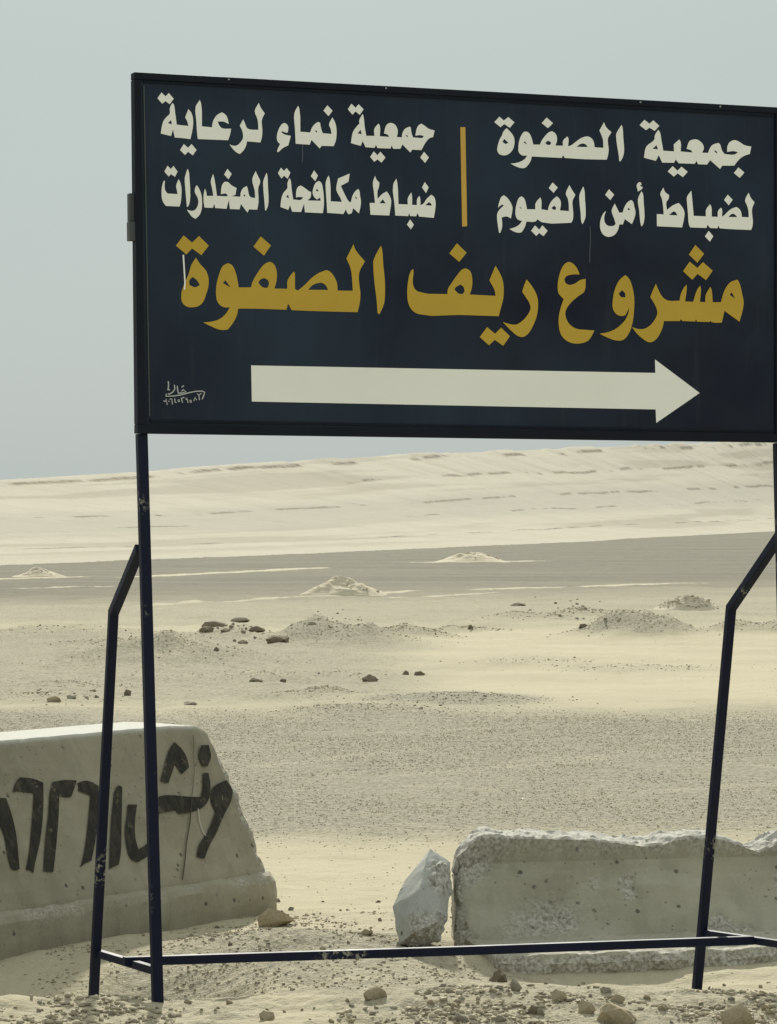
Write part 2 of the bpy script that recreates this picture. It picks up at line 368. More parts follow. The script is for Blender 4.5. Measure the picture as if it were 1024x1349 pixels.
def build_terrain():
    ys = np.concatenate([[-300, -120, -50, -20, -8, 0, 4, 7, 9], np.arange(10.0, 13.8, 0.016), np.geomspace(13.8, 200, 430), np.geomspace(200, 1500, 620)[1:], [1700, 2200, 3000, 4500]])
    ui = np.linspace(-0.135, 0.135, 640)
    us = np.concatenate([[-8, -4, -2, -1, -.6, -.4, -.3, -.24, -.2, -.175, -.155], ui, [.155, .175, .2, .24, .3, .4, .6, 1, 2, 4, 8]])
    U, Y = np.meshgrid(us, ys); X = U * np.maximum(Y, 9.0)
    Z, g, q, band, rock, strata = height(X, Y, True)
    Vv = CV - zbase(Y) / np.maximum(Y, 1) * F; Uu = CU + F * X / np.maximum(Y, 9)
    nz = 10 * fbm(X / 1.7, Y / 2.5, 4, 13)
    # stony desert pavement, windblown sand and the dark far plain
    plain = sstep(922, 950, Vv + nz * 1.6) * (1 - sstep(1075, 1135, Vv + nz * 3 + (Uu - 512) * .03))
    left = .75 * sstep(822, 850, Vv + nz) * (1 - sstep(915, 940, Vv)) * (1 - sstep(430, 640, Uu + nz * 8))
    grey = .65 * sstep(770, 785, Vv + nz * .4) * (1 - sstep(812, 836, Vv + nz))
    fore = .16 * sstep(1180, 1230, Vv + nz * 3)
    G = np.clip(np.maximum.reduce([plain, left, grey, fore * np.clip(.5 + nz * .12, 0, 1), g]), 0, 1)
    Dk = (1 - sstep(768, 800, Vv + nz * .5 + (Uu - 500) * .014)) * np.clip(np.where(Y > 60, 1, 0), 0, 1)
    S = np.zeros_like(Z)
    for a in [(190, 797, 350, 789, .5), (350, 789, 545, 778, .5), (560, 741, 700, 739, 2.0), (-10, 763, 95, 760, 1.2), (520, 788, 640, 781, .5),
              (180, 760, 420, 748, 1.2), (640, 776, 900, 768, 1.0), (20, 775, 160, 772, .8)]:
        S = np.maximum(S, .85 * seg_mask(X, Y, *a))
    for a in [(520, 1022, 800, 998, .16), (540, 1034, 640, 1040, .12), (700, 1000, 1040, 985, .13), (500, 965, 700, 958, .2), (330, 1010, 560, 985, .13), (780, 1050, 1040, 1030, .12), (820, 990, 1040, 1012, .1)]:
        S = np.maximum(S, .24 * seg_mask(X, Y, *a))
    nr, nc = Z.shape
    idx = np.arange(nr * nc).reshape(nr, nc)
    quads = np.stack([idx[:-1, :-1], idx[:-1, 1:], idx[1:, 1:], idx[1:, :-1]], -1).reshape(-1, 4)
    qf = q.ravel()[quads].mean(1) > 0
    P = np.stack([X, Y, Z], -1).reshape(-1, 3)
    for name, sel, mat, attr in (("ground", ~qf, M_ground, np.stack([G, Dk, S], -1)), ("hills", qf, M_hills, np.stack([band, np.clip(rock, 0, 1), strata], -1))):
        f = quads[sel]; used, inv = np.unique(f, return_inverse=True)
        o = mesh_np(name, P[used], inv.reshape(-1, 4), mat, smooth=True)
        a = o.data.color_attributes.new('zone', 'FLOAT_COLOR', 'POINT')
        rgba = np.ones((len(used), 4), np.float32); rgba[:, :3] = attr.reshape(-1, 3)[used]
        a.data.foreach_set('color', rgba.ravel())
        tag(o, kind='structure')
    return X, Y, G

def mesh_np(name, verts, faces, mat, smooth=False, parent=None):
    verts = np.asarray(verts, np.float32); faces = np.asarray(faces, np.int32); k = faces.shape[1]
    me = bpy.data.meshes.new(name)
    me.vertices.add(len(verts)); me.vertices.foreach_set('co', verts.ravel())
    me.loops.add(faces.size); me.loops.foreach_set('vertex_index', faces.ravel())
    me.polygons.add(len(faces)); me.polygons.foreach_set('loop_start', np.arange(0, faces.size, k, dtype=np.int32))
    try: me.polygons.foreach_set('loop_total', np.full(len(faces), k, np.int32))
    except Exception: pass
    me.update(calc_edges=True)
    if smooth: me.shade_smooth()
    return link(name, me, mat, parent)
build_terrain()

# ------------------------------------------------------------------ the sign
PL = px(174, 0, 11.06); PL.z = 0; PR = px(1024, 0, 11.83); PR.z = 0
S_U = (PR - PL).normalized(); S_N = Vector((S_U.y, -S_U.x, 0))           # along the board; towards the viewer
def on_sign(u, v, off=0.0):                                               # photo pixel -> point on the board's plane (moved off towards the viewer)
    r = Vector(((u - CU) / F, 1.0, (CV - v) / F)); p0 = PL + S_N * off
    return r * (p0.dot(S_N) / r.dot(S_N))
sign_base = on_sign(207, 1326); SIGN = thing("direction_sign", sign_base,
    "navy billboard with white and ochre Arabic lettering and arrow on steel legs", "sign")

def prism(pts, front, back):                                             # outline on the sign plane, extruded
    bm = bmesh.new()
    a = [bm.verts.new(p + S_N * front) for p in pts]; b = [bm.verts.new(p - S_N * back) for p in pts]
    bm.faces.new(a); bm.faces.new(b[::-1]); n = len(pts)
    for i in range(n): bm.faces.new((a[i], b[i], b[(i + 1) % n], a[(i + 1) % n]))
    return bm
def bevel(bm, w, seg=2):
    bmesh.ops.recalc_face_normals(bm, faces=bm.faces[:])
    bmesh.ops.bevel(bm, geom=[e for e in bm.edges if e.is_manifold and e.calc_face_angle(0) > 0.5], offset=w, segments=seg, affect='EDGES', profile=0.5)
    return bm
def bar(points, w, side, n_sub=1):                                       # square tube through points; side = one of its face directions
    bm = bmesh.new(); rings = []
    pts = [Vector(p) for p in points]
    for i, p in enumerate(pts):
        t0 = (pts[i] - pts[i - 1]).normalized() if i > 0 else (pts[1] - pts[0]).normalized()
        t1 = (pts[i + 1] - pts[i]).normalized() if i < len(pts) - 1 else t0
        t = (t0 + t1).normalized(); k = 1.0 / max(0.5, t.dot(t0))
        a = (side - t * side.dot(t)).normalized(); b = t.cross(a).normalized()
        rings.append([bm.verts.new(p + a * (sx * w / 2) + b * (sy * w / 2 * k)) for sx, sy in ((1, 1), (-1, 1), (-1, -1), (1, -1))])
    for r0, r1 in zip(rings, rings[1:]):
        for i in range(4): bm.faces.new((r0[i], r0[(i + 1) % 4], r1[(i + 1) % 4], r1[i]))
    bm.faces.new(rings[0]); bm.faces.new(rings[-1][::-1])
    return bm

Q = [on_sign(*c) for c in ((180, 101), (1028, 147), (1025, 578), (188, 566))]
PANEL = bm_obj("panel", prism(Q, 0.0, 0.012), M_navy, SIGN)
rails = [((176, 95), (1034, 142), (1034, 150), (176, 104.2)), ((180.5, 559), (1034, 571.5), (1034, 583), (180.5, 571)),
         ((176, 104.5), (184.6, 105.0), (191, 559), (180.5, 558.9)), ((1021, 149.6), (1034, 150.3), (1034, 571.2), (1021, 571))]
for r, nm in zip(rails, ("top", "bottom", "left", "right")):
    o = bm_obj("frame_rail", bevel(prism([on_sign(*c) for c in r], 0.010, 0.036), 0.0025), M_frame, SIGN)
for r in [((189, 106), (1020, 151.5), (1020, 154), (189, 109)), ((197.6, 552.4), (1021, 567), (1021, 570), (197.6, 556.5)), ((188.4, 113), (189.9, 113.2), (197.3, 548.3), (196, 548.2))]:
    bm_obj("inner_bead", bevel(prism([on_sign(*c) for c in r], 0.006, -0.0005), 0.001, 1), M_bead if r[0][0] == 188.4 else M_frame, SIGN)
post_w = 0.034
bt = -0.024
bm_obj("post", bevel(bar([on_sign(186.5, 571.5, bt), on_sign(194.5, 850, bt), on_sign(208, 1330, bt)], post_w, S_N), 0.003), M_post, SIGN)
bm_obj("post", bevel(bar([on_sign(1026.5, 583.5, bt), on_sign(1033, 850, bt), on_sign(1045, 1320, bt)], post_w, S_N), 0.003), M_post, SIGN)
def behind(u, v, b): return on_sign(u, v, -b)
bl = [behind(184.5, 722, 0.060), behind(149.5, 807, 0.40), behind(122.5, 1328, 0.73)]
br = [behind(1029, 704, 0.060), behind(963.5, 801, 0.46), behind(917.5, 1312, 0.80)]
bm_obj("brace_leg", bevel(bar(bl, 0.031, S_U), 0.003), M_post, SIGN)
bm_obj("brace_leg", bevel(bar(br, 0.031, S_U), 0.003), M_post, SIGN)
def lerp(a, b, t): return a + (b - a) * t
legl = lambda v: lerp(bl[1], bl[2], (v - 807) / (1328 - 807.0)); legr = lambda v: lerp(br[1], br[2], (v - 801) / (1312 - 801.0))
sl0, sl1 = legl(1255), on_sign(205.5, 1279, -0.044); sr0, sr1 = legr(1228), on_sign(1043, 1246, -0.044)
bm_obj("side_bar", bevel(bar([sl0 + S_U * .012, sl1], 0.026, Vector((0, 0, 1))), 0.002), M_post, SIGN)
bm_obj("side_bar", bevel(bar([sr0 + S_U * .012, sr1], 0.026, Vector((0, 0, 1))), 0.002), M_post, SIGN)
cb0, cb1 = lerp(sl0, sl1, 0.62), lerp(sr0, sr1, 0.62)
CB = bm_obj("cross_bar", bevel(bar([cb0 - S_U * .03 + Vector((0, 0, .010)), lerp(cb0, cb1, .5) + Vector((0, 0, .004)), cb1 + Vector((0, 0, .003)) - S_U * .014], 0.030, Vector((0, 0, 1))), 0.002), M_post, SIGN)
# small hinge plates on the left edge
for (uu, vv) in ((507, 116.5), (842, 135), (947, 140.8), (300, 105)):
    bm_obj("screw", bevel(prism([on_sign(uu + 1.3 * math.cos(k), vv + 1.3 * math.sin(k)) for k in np.linspace(0, 5.5, 8)], 0.0145, -0.0125), .0004, 1), M_steel, SIGN)
for (u0, v0, u1, v1, f, b) in ((171, 254, 178.4, 291, -0.006, 0.034), (170, 291.5, 179.3, 317, 0.004, 0.03)):
    bm_obj("hinge_plate", bevel(prism([on_sign(u0, v0), on_sign(u1, v0 + .3), on_sign(u1 + .6, v1), on_sign(u0 + .4, v1)], f, b), 0.0015, 1), M_bracket, SIGN)

# ------------------------------------------------------------------ lettering, traced letter by letter
def R(x0, y0, w, flat, pxw=1024.0):
    s = pxw / w
    return [(x0 + flat[i] / s, y0 + flat[i + 1] / s) for i in range(0, len(flat), 2)]
def smooth(loop, corner=48, sub=3):
    n = len(loop); out = []
    P = [Vector((a, b)) for a, b in loop]
    P = [p for i, p in enumerate(P) if (p - P[i - 1]).length > 1e-4]; n = len(P)
    tang = []
    for i in range(n):
        a = P[i] - P[i - 1]; b = P[(i + 1) % n] - P[i]
        ang = math.degrees(a.angle(b, 0))
        lr = min(a.length, b.length) / max(a.length, b.length)
        tang.append(None if ang > corner or (ang > 22 and lr < 0.16) else (a.normalized() + b.normalized()).normalized())
    for i in range(n):
        p, q = P[i], P[(i + 1) % n]; L = (q - p).length; e = (q - p)
        m0 = tang[i] * L if tang[i] is not None else e; m1 = tang[(i + 1) % n] * L if tang[(i + 1) % n] is not None else e
        for k in range(sub):
            t = k / sub; t2, t3 = t * t, t * t * t
            out.append(p * (2 * t3 - 3 * t2 + 1) + m0 * (t3 - 2 * t2 + t) + q * (-2 * t3 + 3 * t2) + m1 * (t3 - t2))
    return [(v.x, v.y) for v in out]
def flat_shapes(name, shapes, project, mat, parent, off0=0.0012, step=0.00012, sm=True):
    bm = bmesh.new()
    for k, loops in enumerate(shapes):
        ll = [smooth(l) if sm else l for l in loops]
        pts = [p for l in ll for p in l]
        tris = tessellate_polygon([[Vector((a, b, 0)) for a, b in l] for l in ll])
        vsx = [bm.verts.new(project(a, b, off0 + step * k)) for a, b in pts]
        for t in tris:
            try: bm.faces.new([vsx[i] for i in t])
            except ValueError: pass
    me = bpy.data.meshes.new(name); bm.to_mesh(me); bm.free()
    return link(name, me, mat, parent)
def stroke(pts, w):                                                      # brush stroke as an outline
    L = [Vector(p) for p in pts]; a = []; b = []
    for i, p in enumerate(L):
        t = ((L[i] - L[i - 1]).normalized() if i else Vector((0, 0))) + ((L[i + 1] - L[i]).normalized() if i < len(L) - 1 else Vector((0, 0)))
        t.normalize(); n = Vector((-t.y, t.x)) * w / 2
        e = t * w * .25 * (-1 if i == 0 else (1 if i == len(L) - 1 else 0))
        a.append(p + n + e); b.append(p - n + e)
    return [(v.x, v.y) for v in a + b[::-1]]

A = lambda *f: R(646, 140, 100, f)
C = lambda *f: R(836, 150, 100, f)
E = lambda *f: R(646, 235, 100, f)
G = lambda *f: R(776, 225, 100, f)
H = lambda *f: R(856, 235, 80, f)
I = lambda *f: R(916, 240, 90, f)
J = lambda *f: R(200, 110, 90, f)
K = lambda *f: R(265, 110, 90, f)
L_ = lambda *f: R(355, 125, 100, f)
M_ = lambda *f: R(450, 130, 90, f)
N_ = lambda *f: R(500, 140, 90, f)
O_ = lambda *f: R(205, 210, 90, f)
P_ = lambda *f: R(270, 215, 90, f)
Q_ = lambda *f: R(360, 210, 80, f)
R_ = lambda *f: R(405, 215, 80, f)
S_ = lambda *f: R(480, 220, 105, f)
T_ = lambda *f: R(225, 300, 120, f)
U_ = lambda *f: R(320, 300, 110, f)
V_ = lambda *f: R(410, 300, 110, f)
W_ = lambda *f: R(530, 310, 110, f)
X_ = lambda *f: R(610, 330, 110, f)
Y_ = lambda *f: R(725, 330, 120, f)
Z_ = lambda *f: R(825, 315, 100, f, 964.0)
AA = lambda *f: R(890, 315, 100, f, 964.0)
SG = lambda *f: R(205, 490, 80, f)

ul1 = [
 [A(55,212,125,138,185,190,245,143,328,215,265,288,190,238,140,280)],
 [A(222,292,295,370,325,430,325,520,300,590,240,648,180,660,120,640,95,590,105,520,130,440,160,390,175,345), A(190,438,248,492,205,508,165,478)],
 [A(762,150,848,225,780,293,695,225)],
 [A(490,340,530,365,560,430,582,515,672,515,690,470,740,400,790,350,835,333,880,365,902,420,898,480,880,528,982,530,984,460,1042,405,1057,435,1050,535,1082,530,1152,480,1232,425,1312,405,1362,425,1397,475,1409,550,1527,560,1522,450,1502,390,1474,325,1537,213,1562,275,1637,350,1590,430,1590,500,1599,580,1590,660,1572,718,1282,712,1007,695,982,658,967,695,560,675,550,725,515,785,470,828,420,832,350,810,275,770,340,765,420,740,470,705,500,662,430,660,385,615,380,560,390,470,420,390,455,345),
  A(468,470,500,512,450,490), A(785,460,825,490,805,522,765,515,742,490), A(1167,545,1212,510,1252,500,1292,515,1317,548)],
 [A(1772,250,1784,275,1796,420,1807,560,1805,625,1790,685,1757,742,1742,738,1735,660,1715,540,1702,440,1702,370)],
 [C(70,150,135,78,205,130,255,85,337,158,275,228,205,185,155,218)],
 [C(322,212,345,245,365,350,390,495,535,505,532,410,605,343,625,375,625,505,785,520,765,490,705,470,745,365,790,345,840,343,890,370,930,420,937,470,915,522,995,525,1017,465,1057,415,1137,390,1157,410,1182,490,1217,540,1357,545,1397,515,1337,500,1252,512,1257,430,1287,380,1347,352,1407,370,1487,420,1579,440,1557,540,1492,560,1417,610,1347,697,1185,697,1157,742,1022,622,982,682,860,678,838,632,815,672,600,665,558,615,535,658,375,655,330,555,290,632,130,590,160,440,270,345,275,290),
  C(300,420,318,478,245,468), C(1075,490,1105,500,1123,532,1095,520)],
 [C(1405,720,1485,790,1422,862,1342,797)],
 [C(450,775,518,703,582,765,637,710,720,780,655,852,583,800,533,845)]]
ul2 = [
 [E(185,225,230,260,300,380,298,440,280,540,225,512,155,525,163,620,155,680,138,732,120,732,105,640,92,510,100,460,130,415,185,365,160,350,105,392,125,310,150,250)],
 [E(425,240,460,270,480,330,497,415,610,415,612,335,675,255,690,290,690,415,778,430,795,365,840,290,900,240,940,280,955,335,940,430,1062,440,1060,350,1047,270,1020,205,1070,88,1102,150,1150,222,1112,300,1115,400,1122,480,1112,565,1092,597,700,590,640,550,610,580,490,580,470,650,425,725,385,732,320,715,260,680,340,655,390,625,430,572,375,555,345,505,342,420,360,330,390,260),
  E(400,373,428,415,402,400), E(865,365,892,395,880,425,845,415,828,395)],
 [E(843,53,912,122,855,195,790,128)], [E(552,705,605,632,662,690,705,632,775,705,720,778,660,735,622,775)],
 [E(1254,108,1267,135,1280,290,1289,440,1284,530,1247,617,1232,590,1222,480,1204,300,1204,225)],
 [G(230,548,208,620,215,690,250,735,300,745,345,735,362,712,340,640,308,535,350,440,375,490,410,562,455,562,480,490,520,425,565,393,590,405,615,490,630,560,620,620,582,718,485,650,460,722,412,722,395,790,360,850,310,882,260,890,200,865,160,800,150,720,165,640,195,575,222,545), G(540,497,555,525,535,533,522,513)],
 [G(272,247,342,320,290,395,220,322)], [G(685,150,705,160,712,190,690,190,695,205,728,218,715,245,660,278,655,240,645,205,660,165)],
 [G(710,275,728,300,740,420,750,560,750,640,725,735,708,748,695,690,678,520,662,390,690,310)],
 [H(235,152,262,225,330,280,318,350,285,395,295,530,390,455,490,412,545,470,590,570,585,660,550,825,125,805,122,600,240,605,225,440,205,330,180,265), H(408,552,440,570,470,622,325,615)],
 [H(705,205,715,300,745,630,955,638) + I(162,510,165,410,225,328,245,370,250,515,340,518,345,430,385,380,403,400,403,515,430,500,500,430,560,390,620,370,665,400,692,450,702,520,805,525,800,430,780,350,750,270,803,155,835,230,892,300,855,400,858,500,867,580,860,660,840,715,500,700,370,690,348,650,335,690,225,685,188,635,170,685) + H(690,825,668,790,650,600,632,400,632,310),
  I(500,520,540,480,575,472,605,490,632,522)],
 [I(490,185,565,262,505,345,435,265)], [I(205,728,273,808,222,890,147,810)]]
ul3 = [
 [J(85,220,145,132,207,190,255,140,330,225,270,308,205,262,158,300)],
 [J(312,290,330,310,350,430,375,615,550,635,530,560,500,505,550,382,590,430,612,490,622,590,612,680,580,832,450,815,345,808,318,685,290,785,135,748,150,650,175,560,220,500,270,450,270,380,290,320), J(290,545,302,610,240,592)],
 [J(425,995,480,905,545,960,598,905,672,995,615,1075,545,1022,498,1070)],
 [J(720,245,740,300,752,640,905,655) + K(170,600,190,540,240,470,310,430,350,450,390,500,415,605,340,570,248,568,270,620,310,665,450,675,435,760,405,848,200,840) + J(690,830,680,750,668,550,658,345)],
 [K(632,535,660,600,690,665,730,685,858,692,855,600,845,530,805,410,865,288,895,360,955,445,910,550,918,680,912,800,890,882,690,865,670,940,630,1010,580,1055,530,1030,470,970,425,910,480,930,540,925,590,880,625,825,630,780,615,700,580,630)],
 [L_(205,378,240,398,257,440,245,510,215,505,170,488,160,500,200,530,290,550,275,610,255,680,190,710,120,772,103,762,120,710,145,662,110,625,100,570,115,490,150,415,180,385)],
 [L_(388,145,403,180,418,495,550,505,575,440,620,385,660,362,685,375,695,440,720,515,840,525,825,450,805,400,850,302,885,365,905,450,905,560,895,620,868,690,705,685,680,722,568,605,545,670,355,658,345,450,338,240), L_(628,472,645,495,640,508,618,490)],
 [L_(783,138,853,212,798,285,730,210)],
 [M_(95,155,150,72,212,135,257,80,332,158,275,240,210,188,165,238)],
 [M_(318,225,330,260,350,430,372,555,495,555,492,450,555,370,575,400,575,560,718,572,690,535,638,520,665,410,700,370,750,362,800,385,835,440,845,500,830,572,905,578) + N_(345,400,385,335,450,303,470,315,482,400,505,465,640,475,668,445,610,430,540,440,560,330,590,280,630,258,680,290,740,335,828,360,805,460,755,475,700,530,630,655,490,648,465,692,345,570,315,635,205,635,185,580,168,632) + M_(540,738,518,690,495,735,360,725,318,632,290,705,142,665,155,570,175,490,220,425,270,370,265,325),
  M_(290,462,302,530,242,518), N_(400,422,425,445,425,465,398,440)],
 [N_(670,680,742,765,685,848,612,765)], [M_(430,870,485,788,540,845,583,792,660,880,600,957,540,908,492,945)]]
ul4 = [
 [O_(132,180,180,92,228,142,270,97,330,180,292,260,230,218,197,255)],
 [O_(125,315,140,325,135,400,145,460,180,510,330,518,318,450,308,400,345,293,370,340,388,430,388,540,378,640,360,705,155,695,115,640,95,580,90,470,105,370)],
 [O_(478,140,492,160,510,300,520,480,517,600,490,700,470,712,460,600,445,420,438,280)],
 [O_(620,385,655,440,685,520,697,620,692,740,660,830,600,888,550,860,505,805,470,750,540,770,590,755,625,710,642,640,630,570,588,485,605,400)],
 [O_(738,440,752,460,770,545,865,545,850,440,828,330,862,215,885,300,920,545) + P_(330,495,345,478,310,450,240,462,245,380,265,310,300,275,345,280,400,330,475,370,460,470,405,492,530,502,540,430,575,370,630,340,645,390,670,490,700,512,755,518,745,400,710,240,762,115,790,180,830,270,800,370,805,520,803,600,785,695,660,690,640,740,540,610,520,690,375,685,360,550,325,682,155,670,140,605,120,668) + O_(735,720,720,620,722,520), P_(590,462,607,485,595,500,578,485)],
 [P_(338,82,402,158,355,240,288,168)],
 [P_(925,140,937,180,945,350,955,560,945,640,915,712,903,700,890,540,875,350,875,270)],
 [Q_(80,230,130,137,183,192,228,143,290,222,245,325,183,272,140,320)],
 [Q_(275,310,295,350,312,500,338,675,400,680,460,682,510,640,440,630,385,640,390,530,415,465,465,437,520,470,600,530,640,548,630,640,580,690,800,695,795,640,740,675,690,630,665,560,685,460,720,390,770,360,810,390,840,500,855,640,855,780,838,905,535,890,522,745,470,885,320,880,285,770,255,850,122,800,140,650,175,560,240,480,240,400),
  Q_(250,590,268,655,218,632), Q_(740,495,762,520,745,542,718,518)],
 [Q_(690,182,755,270,710,365,635,280)],
 [R_(358,205,378,260,395,640,582,650,560,590,490,450,500,340,520,255,715,172,695,310,565,380,620,500,690,630,715,655,738,650,755,570,800,480,855,432,878,460,890,550,905,640,895,740,870,845,775,755,750,840,700,860,680,845,650,775,610,855,335,835,325,650,312,450,310,320,330,260), R_(815,552,845,610,805,582)],
 [S_(140,112,158,160,195,200,185,270,172,300,172,410,225,350,290,312,325,365,347,430,340,510,322,622,80,612,70,460,138,460,125,330,112,190), S_(240,412,275,467,195,462)],
 [S_(412,148,425,200,440,475,560,480,560,400,605,325,615,380,615,485,677,487,680,410,708,368,720,400,722,490,760,470,800,410,860,355,895,380,915,430,917,500,895,652,705,635,683,590,668,632,590,628,578,590,565,630,400,622,388,470,372,225), S_(785,490,830,450,860,470,868,495)],
 [S_(778,192,828,258,795,335,743,262)], [S_(590,672,638,740,600,800,548,738)]]
yl = [
 [T_(58,200,145,85,240,165,318,92,428,200,345,308,240,232,175,300)],
 [T_(283,335,325,400,395,480,422,550,425,650,400,740,360,840,310,880,250,893,180,885,130,840,118,770,130,690,170,590,205,510,230,420), T_(245,552,290,585,328,645,270,668,210,640,210,590)],
 [T_(645,397,690,420,730,500,765,670) + U_(100,730,120,660,170,570,240,470,290,430,335,418,385,450,415,530,415,640,388,745,545,748,550,640,625,535,640,560,640,750,675,770,760,700,850,610,940,550) + V_(130,540,190,520,240,545,290,610,320,690,325,770,510,772,505,660,485,500,433,375,520,200,545,270,660,410,590,550,590,680,605,800,600,900,570,1035,0,1020) + U_(600,1010,555,930,535,1005,0,990) + T_(757,910,745,980,700,1070,640,1145,560,1148,460,1110,365,1065,480,1050,560,1020,620,965,665,895,590,890,530,840,510,760,515,640,545,520,585,430),
  T_(615,590,675,672,585,620), U_(260,615,310,645,320,690,300,738,240,728,190,670,215,635), U_(800,760,860,700,940,675) + V_(130,675,175,700,208,762)],
 [U_(220,105,345,215,260,342,130,230)],
 [V_(855,218,870,260,885,450,905,650,905,850,895,930,840,1060,815,1045,805,900,775,650,763,480,765,400)],
 [W_(135,410,140,450,130,560,145,640,195,688,555,720,560,660,610,580,680,480,740,415,790,408,835,440,860,530,855,640,830,725) + X_(400,555,390,490,325,365,400,185,445,260,485,350,500,440,495,590,470,690,440,805) + W_(700,975,200,965,120,915,75,830,62,720,70,580,105,440), W_(715,602,755,635,765,690,740,720,690,712,640,660,665,630)],
 [W_(672,95,790,212,700,325,578,220)], [X_(207,1060,297,938,395,1020,470,945,577,1050,495,1168,392,1095,320,1162)],
 [X_(782,352,850,440,900,530,920,600,915,760,880,880,800,1020,735,1060,670,1045,580,970,488,875,570,900,650,908,720,870,790,795,830,710,815,640,775,575,728,505,750,430)],
 [Y_(210,128,255,145,300,195,332,268,240,270,180,290,160,325,175,365,215,385,280,370,340,330,400,318,385,460,320,510,260,560,205,620,172,690,180,760,220,830,300,880,390,890,498,898,470,955,430,1010,370,1038,270,1045,180,1010,125,950,98,850,98,740,120,640,152,545,95,480,85,400,95,310,130,200,170,145)],
 [Y_(845,275,885,310,925,410,945,520,945,660,920,840,880,940,820,1005,740,1010,650,980,555,935,640,920,720,890,800,830,850,770,878,705,890,640,868,685,845,728,790,735,740,710,705,650,705,550,730,430,780,330), Y_(808,445,842,480,845,525,800,525,770,485)],
 [Z_(380,565,410,640,470,740,530,778,680,780,690,720,720,640,768,575,772,620,750,790,855,795,875,720,905,640,940,590,950,610) + AA(322,700,312,795,380,800,385,710,445,605,460,640,475,800,580,800,600,720,640,620,700,545,790,513,820,570,850,700,868,790,860,880,815,1048,625,910,590,1060,460,1052,445,1035,435,1052,275,1048,265,1018,250,1045,90,1040,70,1015,58,1040) + Z_(482,1040,465,1120,420,1220,360,1290,295,1310,220,1270,140,1200,75,1115,150,1140,230,1138,300,1100,360,1030,398,940,380,860,308,735,340,650), AA(718,675,758,755,690,705)],
 [AA(255,72,365,185,280,300,172,195)], [AA(97,405,182,285,280,365,350,290,475,400,390,520,283,440,215,515)]]

def letters(name, shapes, mat, label, **kw): return tag(flat_shapes(name, shapes, on_sign, mat, PANEL, **kw), label)
letters("lettering", ul1, M_white, "upper right line of white Arabic lettering")
letters("lettering", ul2, M_white, "second line of white Arabic lettering on the right")
letters("lettering", ul3, M_white, "upper left line of white Arabic lettering")
letters("lettering", ul4, M_white, "second line of white Arabic lettering on the left")
letters("lettering", yl, M_yellow, "large ochre Arabic lettering across the board")
letters("divider_line", [[[(606.6, 167.3), (613.3, 167.3), (615.7, 297.7), (609.1, 298.5)]]], M_amber, "upright amber line between the two white texts", sm=False)
letters("arrow", [[[(331, 481.3), (863.6, 491.2), (863.2, 473.4), (922.1, 517.6), (864.9, 557.1), (864, 539.3), (331.9, 528.9)]]], M_white, "long white arrow pointing right", sm=False)
sg = [SG(215,160,220,220,212,300), SG(203,295,240,300), SG(318,220,325,290,292,335,245,368,212,372), SG(365,238,372,300,385,358), SG(385,358,450,352,515,335,468,298,440,322), SG(443,252,475,233),
      SG(180,372,176,410,300,405,430,385,560,350,680,325,790,323,830,342,812,395,788,455)]
sgd = [SG(138,485,150,497), SG(162,500,182,452,195,550), SG(222,490,232,500), SG(242,458,275,455,285,545), SG(322,448,330,482,322,505,350,515), SG(380,470,400,470,402,498,382,500,380,474), SG(432,438,455,515), SG(434,448,465,432,485,428),
       SG(540,468,512,462,520,435,535,438,545,515), SG(580,478,602,476,604,510,582,510,580,482), SG(645,485,666,424,690,472), SG(705,368,732,392,768,362), SG(730,385,740,470)]
letters("signature", [[stroke(s, 1.55)] for s in sg] + [[stroke(s, 1.35)] for s in sgd], mat_paint("thin_white_brush_paint", (0.50, 0.51, 0.50), 0.6), "small hand painted signature with a phone number", sm=False)
letters("paint_drip", [[stroke([(777.6, 298), (778.2, 312), (777.4, 330), (777.3, 346)], .8)]], M_drip, None, off0=0.0009, sm=False)
letters("paint_drip", [[stroke([(398.6, 190), (398.9, 204), (398.4, 213)], .8)]], M_drip, None, off0=0.0009, sm=False)
letters("paint_drip", [[stroke([(241.6, 336), (242.6, 352), (243.8, 372), (243.2, 381)], 2.0)]], M_white, None, off0=0.0042, sm=False)

# ------------------------------------------------------------------ concrete barriers
def catmull(prof, n):
    P = [Vector((a, b)) for a, b in prof]; out = []
    for i in range(len(P) - 1):
        k = max(1, int(round((P[i + 1] - P[i]).length / n)))
        for j in range(k): out.append(P[i].lerp(P[i + 1], j / k))
    out.append(P[-1]); return out

